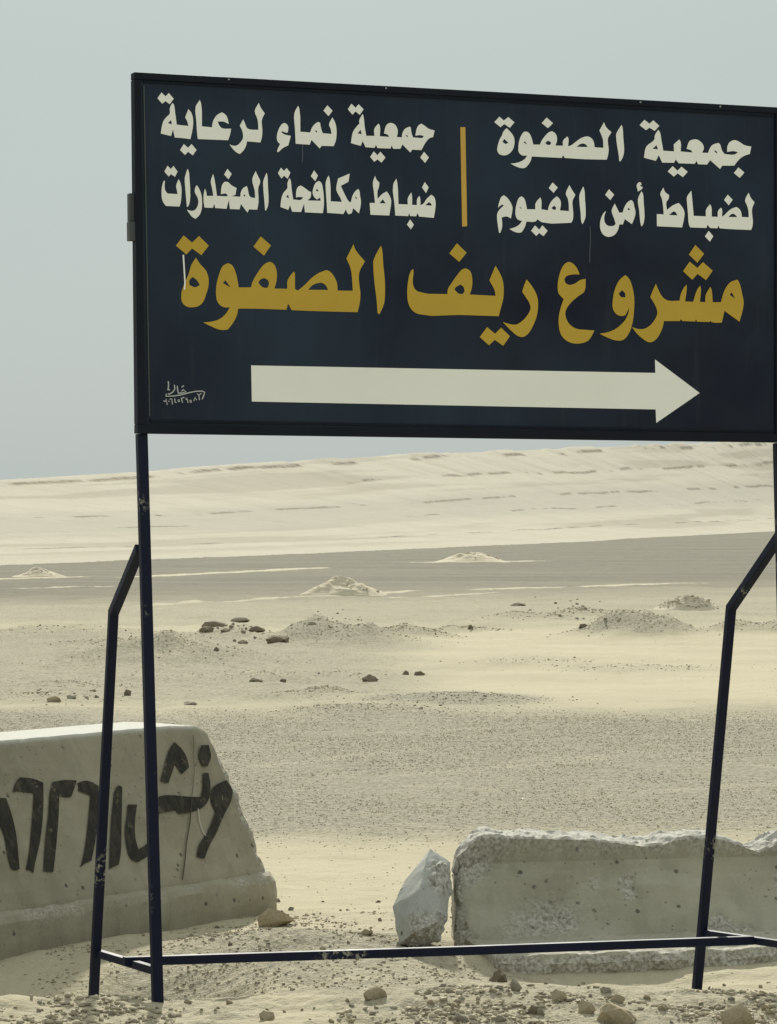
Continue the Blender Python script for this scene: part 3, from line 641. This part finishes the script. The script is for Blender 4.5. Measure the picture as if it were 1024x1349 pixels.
def barrier_part(name, parent, origin, axis, back, prof_fn, s_vals, mat, amp, edge_broken, seed, cell=0.02, pale=None, shear=0.0):
    """sweep a profile along axis; prof_fn(s) -> open profile from the front foot over the top to the back foot"""
    rows = []; brk = []
    base = None
    for s in s_vals:
        pr = prof_fn(s)
        if base is None: cnts = [max(1, int(round((Vector(pr[i + 1]) - Vector(pr[i])).length / cell))) for i in range(len(pr) - 1)]
        pts = []
        for i, c in enumerate(cnts):
            for j in range(c): pts.append(Vector(pr[i]).lerp(Vector(pr[i + 1]), j / c))
        pts.append(Vector(pr[-1])); base = True
        rows.append(pts)
    nr, nc = len(rows), len(rows[0])
    ss = np.array(s_vals)[:, None] * np.ones((1, nc))
    nn = np.array([[p.x for p in r] for r in rows]); zz = np.array([[p.y for p in r] for r in rows])
    tn = np.gradient(nn, axis=1); tz = np.gradient(zz, axis=1); ln = np.hypot(tn, tz) + 1e-9
    ox, oz = -tz / ln, tn / ln                                            # outward (front foot -> top -> back)
    arc = np.cumsum(ln, axis=1)
    br = edge_broken(ss, nn, zz, arc)
    d = amp * fbm(ss / .12, arc / .12, 4, seed) + amp * .5 * fbm(ss / .03, arc / .03, 2, seed + 5)
    d = d + br * (0.018 * fbm(ss / .06, arc / .06, 4, seed + 9) + .008 * fbm(ss / .018, arc / .018, 2, seed + 17) - 0.006)
    nn = nn + ox * d; zz = zz + oz * d
    dsx = br * 0.02 * fbm(arc / .05, ss / .05, 3, seed + 13)
    sx = ss + dsx + shear * nn * np.clip(1 - ss / .6, 0, 1)
    P = np.stack([origin.x + axis.x * sx + back.x * nn, origin.y + axis.y * sx + back.y * nn, origin.z + zz], -1).reshape(-1, 3)
    idx = np.arange(nr * nc).reshape(nr, nc)
    f = np.stack([idx[:-1, :-1], idx[1:, :-1], idx[1:, 1:], idx[:-1, 1:]], -1).reshape(-1, 4)
    o = mesh_np(name, P, f, mat, smooth=True)
    a = o.data.attributes.new('broken', 'FLOAT', 'POINT'); a.data.foreach_set('value', np.clip(br, 0, 1).astype(np.float32).ravel())
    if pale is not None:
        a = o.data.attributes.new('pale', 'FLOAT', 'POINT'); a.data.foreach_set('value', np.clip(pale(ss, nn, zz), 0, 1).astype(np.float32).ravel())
    bm = bmesh.new(); bm.from_mesh(o.data); bm.verts.ensure_lookup_table()
    for r in (0, nr - 1):                                                 # closed, rough ends
        try:
            bf = bm.faces.new([bm.verts[int(i)] for i in idx[r]])
        except ValueError: pass
    try: bm.faces.new([bm.verts[int(i)] for i in list(idx[:, 0]) + list(idx[::-1, -1])])
    except ValueError: pass
    bmesh.ops.recalc_face_normals(bm, faces=bm.faces[:]); bm.to_mesh(o.data); bm.free()
    o.data.set_sharp_from_angle(angle=math.radians(26))
    o.parent = parent; o.location = -parent_world(parent)
    return o

# left barrier: runs away to the right, painted with black numerals
B0 = px(365, 1200, 4500 * 1.745 / (1200 - CV)); Bl = px(0, 1266, 4500 * 1.755 / (1266 - CV))
B0.z = -1.75; Bl.z = -1.75
AX = (B0 - Bl).normalized(); BK = Vector((-AX.y, AX.x, 0))
LB = thing("concrete_barrier", B0, "tall concrete road barrier painted with black Arabic letters and numerals", "barrier", "concrete barriers by the road")
sL = np.concatenate([np.linspace(-3.4, -2.3, 24), np.linspace(-2.28, -.3, 90), np.linspace(-.28, 0, 34)])
FN0, FZ0, FN1, FZ1 = .055, .178, .345, .800                               # writing face: foot and top
def profL(s):
    e = np.interp(s, [-.30, -.10, -.03, 0], [0, .012, .035, .07])         # rounded-off broken end
    return [(FN0, .12), (FN0, FZ0), (FN1 * .5 + FN0 * .5, (FZ0 + FZ1) / 2), (FN1, FZ1 - e), (.365, .818 - e), (.62, .826 - e), (.645, .80 - e), (.93, .178), (.93, .12)]
def brkL(s, n, z, arc):
    end = sstep(-.05, -.005, s + .03 * vnoise(z / .05, s / .05, 3))
    edge = np.exp(-((n - .355) / .018) ** 2) * sstep(.77, .81, z) * sstep(.10, .34, fbm(s / .12, z * 0, 3, 50) + .10)
    return np.clip(end + edge * .25, 0, 1)
barrier_part("body", LB, B0, AX, BK, profL, sL, M_conc, .0014, brkL, 61, pale=lambda s, n, z: sstep(.800, .812, z) * (n > .352) * (n < .66))  # top strip whitened to paint in the sunlight on it
sF = np.concatenate([np.linspace(-3.4, -2.3, 24), np.linspace(-2.28, -.25, 90), np.linspace(-.235, .055, 34)])
def profF(s):
    e = np.interp(s, [-.05, .02, .055], [0, .012, .04])
    return [(.0 + e, -.16), (.0 + e, .0), (-.004 + e, .06), (.004 + e, .135), (.02 + e, .160 - e * .5), (.07, .180 - e * .4), (.92, .18), (.98, .16), (.985, -.06)]
def brkF(s, n, z, arc):
    end = sstep(-.02, .03, s); edge = np.exp(-((z - .155) / .03) ** 2) * (n < .1) * sstep(-.1, .3, fbm(s / .1, z * 0, 3, 51))
    return np.clip(end * .6 + edge * .5 + .05, 0, 1)
barrier_part("footing", LB, B0, AX, BK, profF, sF, M_conc, .006, brkF, 62)
up = Vector((0, 0, 1))
fdir = (BK * (FN1 - FN0) + up * (FZ1 - FZ0)).normalized(); fnor = fdir.cross(AX)
if fnor.y > 0: fnor = -fnor
fpt = B0 + BK * FN0 + up * FZ0
def on_face(u, v, off=0.0):
    r = Vector(((u - CU) / F, 1.0, (CV - v) / F)); p0 = fpt + fnor * (off + .0045)
    return r * (p0.dot(fnor) / r.dot(fnor))
GA = lambda *f: R(0, 960, 180, f)
GB = lambda *f: R(150, 960, 180, f)
graf = [[GA(-70,1050,-62,900,-30,700,0,520,45,520,75,600,120,780,148,1050,120,1062,85,1052,60,960,30,800,0,720,-20,840,-40,1050)],
 [GA(95,480,120,400,150,365,250,375,325,405,325,600,300,850,265,1000,250,1085,225,1060,195,1060,215,950,240,700,255,485,150,470,120,470)],
 [GA(395,400,480,385,575,388,560,440,535,510,490,515,445,500,440,650,420,900,400,1075,325,1070,340,850,365,620,375,480)],
 [GA(580,410,640,390,700,405,740,430,740,600,715,850,685,990,640,1010,600,1042,620,980,650,800,680,500,585,465,592,440)],
 [GA(870,445,890,425,917,435,912,700,905,940,890,1020,850,1035,820,1055,825,900,835,700,850,550)],
 [GB(105,570,175,568,158,700,163,820,185,905,240,870,290,780,318,640,335,510,380,500,460,500,555,510,650,512,665,460,668,335,710,330,725,430,715,520,680,580,580,625,485,638,470,610,340,632,325,800,270,940,180,1000,130,975,95,860,85,740,100,650)],
 [GB(350,395,375,300,420,150,455,100,505,145,545,210,565,290,510,340,460,262,440,320,410,408)],
 [GB(655,125,712,122,730,205,705,280,665,282,638,200)],
 [GB(745,440,845,385,890,460,880,540,830,640,760,800,720,870,680,975,622,960,640,870,700,780,765,620,735,560,730,490), GB(800,455,825,490,828,535,812,535,812,490)]]
body = [o for o in LB.children if o.name.startswith("body")][0]
bpy.context.view_layer.update()
gr = flat_shapes("painted_writing", graf, on_face, M_spray, body, off0=0.0, step=0.0003); tag(gr, "faded black brush writing on the sloped face")
cr = flat_shapes("crack", [[stroke([GB(597, 50)[0], GB(603, 330)[0], GB(585, 520)[0]], .7)], [stroke([GB(584, 530)[0], GB(572, 700)[0], GB(545, 850)[0], GB(535, 980)[0], GB(515, 1130)[0]], 1.5)]],
                 on_face, mat_paint("dark_crack", (0.06, 0.05, 0.035), 0.9), body, off0=0.004, sm=False)
pb = flat_shapes("scuff_mark", [[stroke([GB(632, 600)[0], GB(645, 700)[0], GB(668, 770)[0], GB(690, 800)[0]], 1.2)]],
                 on_face, mat_paint("chalky_scuff", (0.48, 0.45, 0.36), 0.9), body, off0=0.0042, sm=False)

# right barrier: sunken, its top broken away
C0 = px(602, 1240, 13.45); C1 = px(1024, 1227, 13.76); CZ = -1.69; C0.z = CZ; C1.z = CZ
AX2 = (C1 - C0).normalized(); BK2 = Vector((-AX2.y, AX2.x, 0)); LEN = (C1 - C0).length
RB = thing("concrete_barrier", C0, "low broken concrete barrier half sunk in sand behind the right leg", "barrier", "concrete barriers by the road")
_u = [602, 609, 625, 642, 677, 732, 792, 832, 872, 890, 907, 962, 1000, 1024, 1060, 1200, 1500]
_t = [.25, .315, .37, .395, .39, .385, .375, .362, .345, .350, .368, .375, .335, .31, .36, .38, .36]
sR = np.concatenate([np.linspace(0, .30, 50), np.linspace(.31, LEN + .1, 95), np.linspace(LEN + .12, 2.4, 30)])
def profR(s):
    u = 602 + s / LEN * 422; t = float(np.interp(u, _u, _t)); e = float(np.interp(s, [0, .02, .06], [.03, .008, 0]))
    r = min(.270, t - .03)
    return [(-.02 + e, -.08), (.0 + e, .0), (.02 + e, .03), (.205, r), (.212, r + .012), (.205, t - .012), (.222, t), (.42, t + .012), (.46, t - .03), (.56, .1), (.58, -.08)]
def brkR(s, n, z, arc):
    w = .06 * fbm(s / .1, z / .1, 3, 71)
    end = 1 - sstep(.01, .05, s + w * .4)
    corner = (1 - sstep(.20, .26, s + w)) * sstep(.20, .29, z - s * .35 + .05 + w)
    top = sstep(-.02, .012, z - np.interp(602 + s / LEN * 422, _u, _t) + .016 + w * .25) * (n > .12)
    patch = sstep(.22, .34, fbm(s / .22, z / .22, 3, 74)) * .9
    low = np.exp(-((s - .32 - z * .5) / .13) ** 2) * np.exp(-((z - .06) / .07) ** 2) * .9
    return np.clip(end + corner + top + patch + low, 0, 1)
barrier_part("body", RB, C0, AX2, BK2, profR, sR, M_conc2, .003, brkR, 63, cell=.014, shear=.22, pale=lambda s, n, z: .45 * (n > .218) * sstep(.0, .02, z - np.interp(602 + s / LEN * 422, _u, _t) + .02))  # broken top lightened too, as painted sunlight
sS = np.linspace(.04, 2.4, 150)
def profS(s):
    wv = .035 * float(fbm(np.array([s / .2]), np.array([3.3]), 4, 81)[0]); e = float(np.interp(s, [.04, .07, .14], [.10, .05, 0]))
    f = -.52 + wv + e + float(np.interp(s, [1.0, 1.6], [0, .16]))
    return [(f + .05, -.22), (f + .03, -.105), (f + .004, -.075), (f, -.03), (f + .03, .002), (.05, .006), (.05, -.16)]
def brkS(s, n, z, arc):
    return np.clip(.25 + 1.0 * sstep(.0, .03, -z + .0) * (n < -.3) + .6 * sstep(-.05, .3, fbm(s / .09, n / .09, 3, 85)) * (n < -.3), 0, 1)
barrier_part("footing", RB, C0, AX2, BK2, profS, sS, M_conc2, .008, brkS, 64, cell=.014)

# ------------------------------------------------------------------ stones
from mathutils import noise as mnoise
def rock_mesh(name, seed, npts=16, sub=2, amp=.06, sharp=24, dims=(1, .8, .7)):
    r = random.Random(seed); bm = bmesh.new()
    for i in range(npts):
        v = Vector((r.gauss(0, 1), r.gauss(0, 1), r.gauss(0, 1))).normalized() * r.uniform(.42, .54)
        bm.verts.new(Vector((v.x * dims[0], v.y * dims[1], v.z * dims[2])))
    h = bmesh.ops.convex_hull(bm, input=bm.verts[:])
    bmesh.ops.delete(bm, geom=list({g for g in h['geom_interior'] + h['geom_unused'] if isinstance(g, bmesh.types.BMVert)}), context='VERTS')
    if sub:
        bmesh.ops.triangulate(bm, faces=bm.faces[:])
        bmesh.ops.subdivide_edges(bm, edges=bm.edges[:], cuts=sub, use_grid_fill=True, smooth=.06)
        for v in bm.verts:
            o = v.co * 2.4 + Vector((seed * 3.1, 0, 0))
            v.co += v.co.normalized() * (amp * mnoise.fractal(o, .9, 2.1, 4))
    bmesh.ops.recalc_face_normals(bm, faces=bm.faces[:])
    me = bpy.data.meshes.new(name); bm.to_mesh(me); bm.free(); me.shade_smooth(); me.set_sharp_from_angle(angle=math.radians(sharp))
    return me
ROCKS = {}
for key, mat in (("tan", M_tan), ("brown", M_brown), ("grey", M_grey), ("pale", M_pale)):
    ROCKS[key] = []
    for k in range(4):
        me = rock_mesh("stone", hash_ := (len(key) * 13 + k * 7 + ord(key[0])), 13, 3, .07)
        me.materials.append(mat); ROCKS[key].append(me)
_rk = [0]
def rock(u, v, w, h, mat, label, group=None, name="stone", cat="stone", depth=None, sink=.36, rot=None, tilt=0.0):
    p = ground_hit(u, v); d = p.y; h *= .78 if d > 30 else 1.0; k = _rk[0]; _rk[0] += 1
    o = bpy.data.objects.new(name, ROCKS[mat][k % 4]); COL.objects.link(o)
    W = w * d / F; Hh = h * d / F * 1.35
    D = depth if depth else W * .8
    rz = rot if rot is not None else random.uniform(-.5, .5)
    o.scale = (W / .97, D / .78, Hh / .70); o.rotation_euler = (random.uniform(-.12, .12), tilt, rz)
    o.location = (p.x, p.y + D * .35, p.z + Hh * (.5 - sink))
    return tag(o, label, cat, group)

for a in [
 (366, 1221, 54, 28, "tan", "tan angular stone lying against the right end of the painted barrier"),
 (812, 1352, 62, 32, "tan", "broad tan rock at the bottom edge left of the thin right leg"),
 (978, 1356, 52, 34, "tan", "rounded tan boulder cut by the bottom edge in the right corner"),
 (770, 1336, 30, 22, "tan", "knobbly tan stone touching the left side of the broad tan rock"),
 (657, 1294, 27, 18, "brown", "dark brown lump at the left front corner of the broken slab"),
 (679, 1306, 19, 18, "grey", "grey stone beside the dark lump in front of the broken slab"),
 (704, 1337, 17, 15, "brown", "small dark pointed stone between grey stone and knobbly tan stone"),
 (734, 1320, 27, 20, "tan", "upright tan stone above and left of the knobbly stone"),
 (816, 1322, 24, 15, "tan", "flat tan stone behind the broad tan rock"),
 (607, 1347, 24, 13, "grey", "grey stone at the bottom edge below the small tilted concrete chunk"),
 (497, 1318, 36, 18, "tan", "wide tan stone on bare sand below the middle of the cross bar"),
 (349, 1345, 26, 16, "tan", "tan stone at the bottom edge right of the left front post"),
 (485, 1233, 18, 10, "tan", "small tan stone just above the cross bar on the gravel hump"),
 (281, 826, 36, 11, "brown", "dark overhanging ledge of brown rock, leftmost on the low mound"),
 (272, 833, 22, 13, "brown", "dark block put in as the shaded cavity under the overhanging brown ledge"),  # no separate stone: dark shape added for the ledge's shadowed cavity
 (298, 833, 16, 9, "brown", "dark stone right below the overhanging brown ledge"),
 (318, 820, 30, 10, "grey", "flat grey brown slab topmost on the low mound of dark rocks"),
 (338, 832, 25, 10, "brown", "flat dark slab right of the middle of the low mound"),
 (367, 847, 36, 15, "brown", "largest flat dark rock, rightmost of the group on the low mound"),
 (320, 848, 15, 8, "brown", "small flat dark stone below the middle of the rock group"),
 (285, 858, 9, 8, "brown", "small dark stone lowest on the left flank of the mound"),
 (337, 899, 23, 9, "grey", "low grey stone cluster on sand below the rock mound"),
 (373, 899, 10, 8, "brown", "small brown cube of stone right of the low grey stone"),
 (488, 898, 23, 15, "brown", "split brown rock standing in the sand left of two dark stones"),
 (535, 889, 10, 9, "brown", "left one of two dark stones lying side by side on pale sand"),
 (552, 890, 18, 8, "brown", "longer right one of two dark stones lying side by side on pale sand"),
 (168, 917, 11, 14, "brown", "upright brown stone between the left brace and left post"),
 (248, 929, 23, 8, "grey", "flat grey stone on sand just above the end of the painted barrier"),
 (683, 798, 24, 6, "brown", "dark flat stone on the edge of the far plain right of the cone heap"),
 (769, 827, 15, 7, "brown", "dark wedge stone at the left foot of the right gravel mound"),
 (72, 925, 22, 11, "tan", "larger stone of the small rubble at the far left above the barrier"),
 (92, 921, 16, 8, "grey", "small grey stone right in the rubble at the far left"),
 (412, 824, 13, 7, "grey", "lone grey stone between the rock group and the gravel mound"),
 (620, 829, 8, 9, "brown", "small upright dark stone on the sand edge under the middle of the sign"),
]: rock(*a)
# small stones nobody can tell apart, by place
def scatter(n, u0, u1, v0, v1, w0, w1, mats, label, group):
    for i in range(n):
        w = w0 + (w1 - w0) * random.random() ** 2
        rock(random.uniform(u0, u1), random.uniform(v0, v1), w, w * random.uniform(.45, .8), random.choice(mats), label, group)
scatter(14, 268, 345, 818, 846, 4, 9, ["brown", "grey"], "small dark stone lying among the flat rocks of the low mound", "small stones among the mound rocks")
scatter(46, 560, 1020, 1296, 1349, 6, 19, ["tan", "tan", "tan", "grey"], "small stone in the stony strip along the bottom edge right of centre", "stones along the bottom right edge")
scatter(26, 10, 540, 1318, 1349, 5, 13, ["tan", "tan", "grey"], "small tan stone in the strip along the bottom edge left of centre", "stones along the bottom left edge")
scatter(34, 250, 520, 1185, 1262, 4, 11, ["tan", "grey", "brown"], "small stone on the gravel hump at the end of the painted barrier", "stones on the gravel hump")
scatter(16, 415, 480, 803, 836, 2.5, 5, ["brown", "grey"], "small dark stone on the crest of the central gravel mound", "stones on the central mound")
scatter(18, 540, 690, 914, 934, 3, 7, ["brown", "grey"], "small dark stone along the low gravel ridge behind the stony flat", "stones on the low ridge")
scatter(16, 690, 800, 786, 822, 3, 7, ["brown", "grey"], "small dark stone between the two far mounds on the right", "stones between the far mounds")
scatter(12, 40, 130, 905, 930, 4, 9, ["tan", "grey"], "small stone in the rubble at the far left behind the barrier", "rubble at the far left")

# broken chunk between the barriers
def chunk():
    front = [(567, 1119, 13.60), (593, 1137, 13.58), (593, 1172, 13.50), (589, 1205, 13.42), (580, 1238, 13.30), (553, 1247, 13.26), (527, 1243, 13.30), (517, 1195, 13.40), (534, 1160, 13.52), (553, 1172, 13.30), (549, 1226, 13.17), (562, 1130, 13.52), (574, 1215, 13.25)]
    bm = bmesh.new()
    cx = px(556, 1190, 13.5)
    for u, v, d in front: bm.verts.new(px(u, v, d))
    for u, v, d in front[:9]: bm.verts.new(px(552 + (u - 552) * .82, 1190 + (v - 1190) * .90, d + .22))
    h = bmesh.ops.convex_hull(bm, input=bm.verts[:])
    bmesh.ops.delete(bm, geom=list({g for g in h['geom_interior'] + h['geom_unused'] if isinstance(g, bmesh.types.BMVert)}), context='VERTS')
    bmesh.ops.subdivide_edges(bm, edges=bm.edges[:], cuts=11, use_grid_fill=True)
    bmesh.ops.triangulate(bm, faces=bm.faces[:])
    lay = bm.verts.layers.float.new('broken')
    bmesh.ops.recalc_face_normals(bm, faces=bm.faces[:]); bm.normal_update()
    for v in bm.verts:
        n = mnoise.fractal(v.co * 9, .9, 2.1, 4); vv = CV - v.co.z / v.co.y * F
        b = float(sstep(1196, 1212, vv + 14 * n)) * float(sstep(538, 548, CU + v.co.x / v.co.y * F + 8 * n)) + float(sstep(.3, .5, mnoise.fractal(v.co * 6 + Vector((4, 0, 0)), 1, 2, 3)))
        b = min(1, b); v[lay] = b
        v.co += v.normal * (.005 * mnoise.fractal(v.co * 5, .9, 2.1, 4) + .005 * n + b * .016 * mnoise.fractal(v.co * 26, .9, 2.1, 3))
    me = bpy.data.meshes.new("concrete_chunk"); bm.to_mesh(me); bm.free(); me.shade_smooth(); me.set_sharp_from_angle(angle=math.radians(30))
    o = link("concrete_chunk", me, M_concg)
    return tag(o, "small tilted chunk of pale concrete leaning at the left end of the broken barrier", "rubble")
chunk()

# ------------------------------------------------------------------ heaps on the far plain
def heap(u, v, wpx, hpx, mat, label, seed, peak=1.0, lumps=0, name="sand_heap"):
    p = ground_hit(u, v, 40); d = p.y; rx = wpx / 2 * d / F; hh = hpx * d / F
    n, m = 44, 72; V = [[0, 0, 0]]; Fc = []
    cx, cy = p.x, p.y + rx * .9
    pts = []
    for i in range(n + 1):
        for j in range(m):
            r = i / n; a = 2 * math.pi * j / m; x = rx * r * math.cos(a); y = rx * .9 * r * math.sin(a)
            pts.append((x, y, r))
    pts = np.array(pts); X = pts[:, 0] + cx; Y = pts[:, 1] + cy; r = pts[:, 2]
    prof = np.clip(1 - r, 0, 1) ** peak * (1 - .25 * np.exp(-(r / .12) ** 2))
    z = hh * prof * (1 + .55 * fbm(X / (rx * .5), Y / (rx * .5), 4, seed)) + hh * .10 * fbm(X / (rx * .1), Y / (rx * .1), 3, seed + 2) * (1 - r)
    Z = height(X, Y) + z - .05 * hh * (r > .99)
    idx = np.arange((n + 1) * m).reshape(n + 1, m)
    f = np.stack([idx[:-1], np.roll(idx, -1, 1)[:-1], np.roll(idx, -1, 1)[1:], idx[1:]], -1).reshape(-1, 4)[:, ::-1]
    P = np.stack([X, Y, Z], -1)
    bm = bmesh.new(); vs_ = [bm.verts.new(q) for q in P]
    for q in f:
        try: bm.faces.new([vs_[i] for i in dict.fromkeys(q.tolist())])
        except ValueError: pass
    rr = random.Random(seed)
    for k in range(lumps):
        rad = rx * math.sqrt(rr.random()) * .85; a = rr.uniform(0, 2 * math.pi); x = cx + rad * math.cos(a); y = cy + .9 * rad * math.sin(a)
        i = int(np.argmin((X - x) ** 2 + (Y - y) ** 2)); sz = rx * rr.uniform(.03, .09)
        me = ROCKS["pale"][k % 4]; M = Matrix.Translation((x, y, Z[i] + sz * .25)) @ Matrix.Rotation(rr.uniform(0, 6.3), 4, 'Z') @ Matrix.Diagonal((sz * 1.3, sz, sz * .8, 1))
        t = bmesh.new(); t.from_mesh(me); t.transform(M); tm = bpy.data.meshes.new("tmp"); t.to_mesh(tm); t.free(); bm.from_mesh(tm); bpy.data.meshes.remove(tm)
    me = bpy.data.meshes.new(name); bmesh.ops.recalc_face_normals(bm, faces=bm.faces[:]); bm.to_mesh(me); bm.free(); me.shade_smooth()
    while me.materials: me.materials.pop()
    o = link(name, me, mat); return tag(o, label, "heap")
heap(452, 785, 118, 27, M_heap, "pale cone shaped heap of sand and gravel on the dark far plain", 3, 1.0, 26)
heap(622, 741, 105, 16, M_heap, "small far heap of pale rubble near the foot of the escarpment", 9, 1.1, 26)
heap(48, 760, 74, 13, M_heap, "small pale heap at the far left edge of the plain", 14, 1.0, 14)
heap(912, 804, 98, 27, M_pale, "heap of white broken stones left of the right brace knee", 21, 1.2, 150, name="rubble_heap")

# ------------------------------------------------------------------ loose gravel nobody could count
def gravel():
    var = []
    for k in range(10):
        me = rock_mesh("pebble", 400 + k, 10, 0, 0); me.calc_loop_triangles()
        co = np.zeros(len(me.vertices) * 3); me.vertices.foreach_get('co', co)
        tr = np.zeros(len(me.loop_triangles) * 3, np.int32); me.loop_triangles.foreach_get('vertices', tr)
        var.append((co.reshape(-1, 3), tr.reshape(-1, 3))); bpy.data.meshes.remove(me)
    r = np.random.default_rng(5); XX, YY, SS = [], [], []
    def add(x, y, s): XX.append(x); YY.append(y); SS.append(s)
    n = 85000; y = np.sqrt(r.uniform(17.6 ** 2, 32 ** 2, n)); x = r.uniform(-.13, .14, n) * y
    keep = (fbm(x / 1.2, y / 2.0, 4, 13) > -.28 + .5 * r.random(n) - .2) & (r.random(n) < sstep(17.4, 20.5, y + .8 * fbm(x / .9, y / 1.5, 3, 91))) & (r.random(n) < 1 - sstep(29.5, 32, y))
    add(x[keep], y[keep], .0045 + .0115 * r.random(n)[keep] ** 2.2)
    n = 24000; y = r.uniform(10.5, 12.2, n); x = r.uniform(-.125, .125, n) * y
    k2 = (fbm(x / .35, y / .35, 3, 33) + .25 * (x / 1.3) > .02 + .28 * r.random(n) - .1) & (r.random(n) < 1 - sstep(11.1, 11.35, y - .75 * sstep(-.1, .3, x))); add(x[k2], y[k2], .0035 + .034 * r.random(n)[k2] ** 5)
    n = 4200; y = r.uniform(12.2, 14.8, n); x = r.uniform(-.85, .35, n)
    k3 = (fbm(x / .4, y / .4, 3, 35) > -.05 + .4 * r.random(n) - .15); add(x[k3], y[k3], .005 + .018 * r.random(n)[k3] ** 3)
    n = 3600; y = r.uniform(12.3, 14.4, n); x = r.uniform(-1.35, -.45, n); k5 = r.random(n) < .25 + .75 * sstep(-.1, .25, fbm(x / .3, y / .3, 3, 39)); add(x[k5], y[k5], .005 + .016 * r.random(n)[k5] ** 3)
    n = 1500; y = r.uniform(12.0, 18, n); x = r.uniform(-.12, .13, n) * y; add(x, y, .004 + .010 * r.random(n) ** 2)
    for bx, by, sx, h, g in BUMPS:
        m = int(900 * g)
        if by > 20: add(r.normal(bx, sx * .9, m), r.normal(by - sx * .3, sx * .9, m), (.008 + .026 * r.random(m) ** 3) * min(1.6, by / 40))
    n = 3800; y = np.sqrt(r.uniform(30 ** 2, 75 ** 2, n)); x = r.uniform(-.13, .13, n) * y
    k4 = (fbm(x / 1.7, y / 2.5, 4, 37) - .28 * (x > .01 * y) > -.1 + .4 * r.random(n) - .15); add(x[k4], y[k4], .007 + .018 * r.random(n)[k4] ** 3)
    X = np.concatenate(XX); Y = np.concatenate(YY); S = np.concatenate(SS); Z = height(X, Y)
    inb = np.zeros(len(X), bool)                                          # none inside the barriers
    for o_, ax_, bk_, a0, a1, b0, b1 in ((B0, AX, BK, -9, .05, 0, .87), (C0, AX2, BK2, 0, 3, -.44, .5)):
        s_ = (X - o_.x) * ax_.x + (Y - o_.y) * ax_.y; t_ = (X - o_.x) * bk_.x + (Y - o_.y) * bk_.y
        inb |= (s_ > a0) & (s_ < a1) & (t_ > b0) & (t_ < b1)
    X, Y, Z, S = X[~inb], Y[~inb], Z[~inb], S[~inb]
    which = r.integers(0, 10, len(X)); V, T, base = [], [], 0
    for k, (co, tr) in enumerate(var):
        q = np.where(which == k)[0]; a = r.uniform(0, 6.283, len(q)); c, s = np.cos(a), np.sin(a)
        sc = S[q][:, None]; sq = r.uniform(.6, 1.1, (len(q), 1))
        x = (co[None, :, 0] * c[:, None] - co[None, :, 1] * s[:, None]) * sc; yv = (co[None, :, 0] * s[:, None] + co[None, :, 1] * c[:, None]) * sc; z = co[None, :, 2] * sc * sq
        P = np.stack([x + X[q][:, None], yv + Y[q][:, None], z + Z[q][:, None] + .12 * sc], -1)
        V.append(P.reshape(-1, 3)); nv = co.shape[0]
        T.append((tr[None] + (np.arange(len(q)) * nv)[:, None, None] + base).reshape(-1, 3)); base += len(q) * nv
    o = mesh_np("gravel", np.concatenate(V), np.concatenate(T), M_gravel)
    tag(o, "loose gravel and pebbles strewn over the sand and stony flat", "gravel", kind="stuff")
gravel()
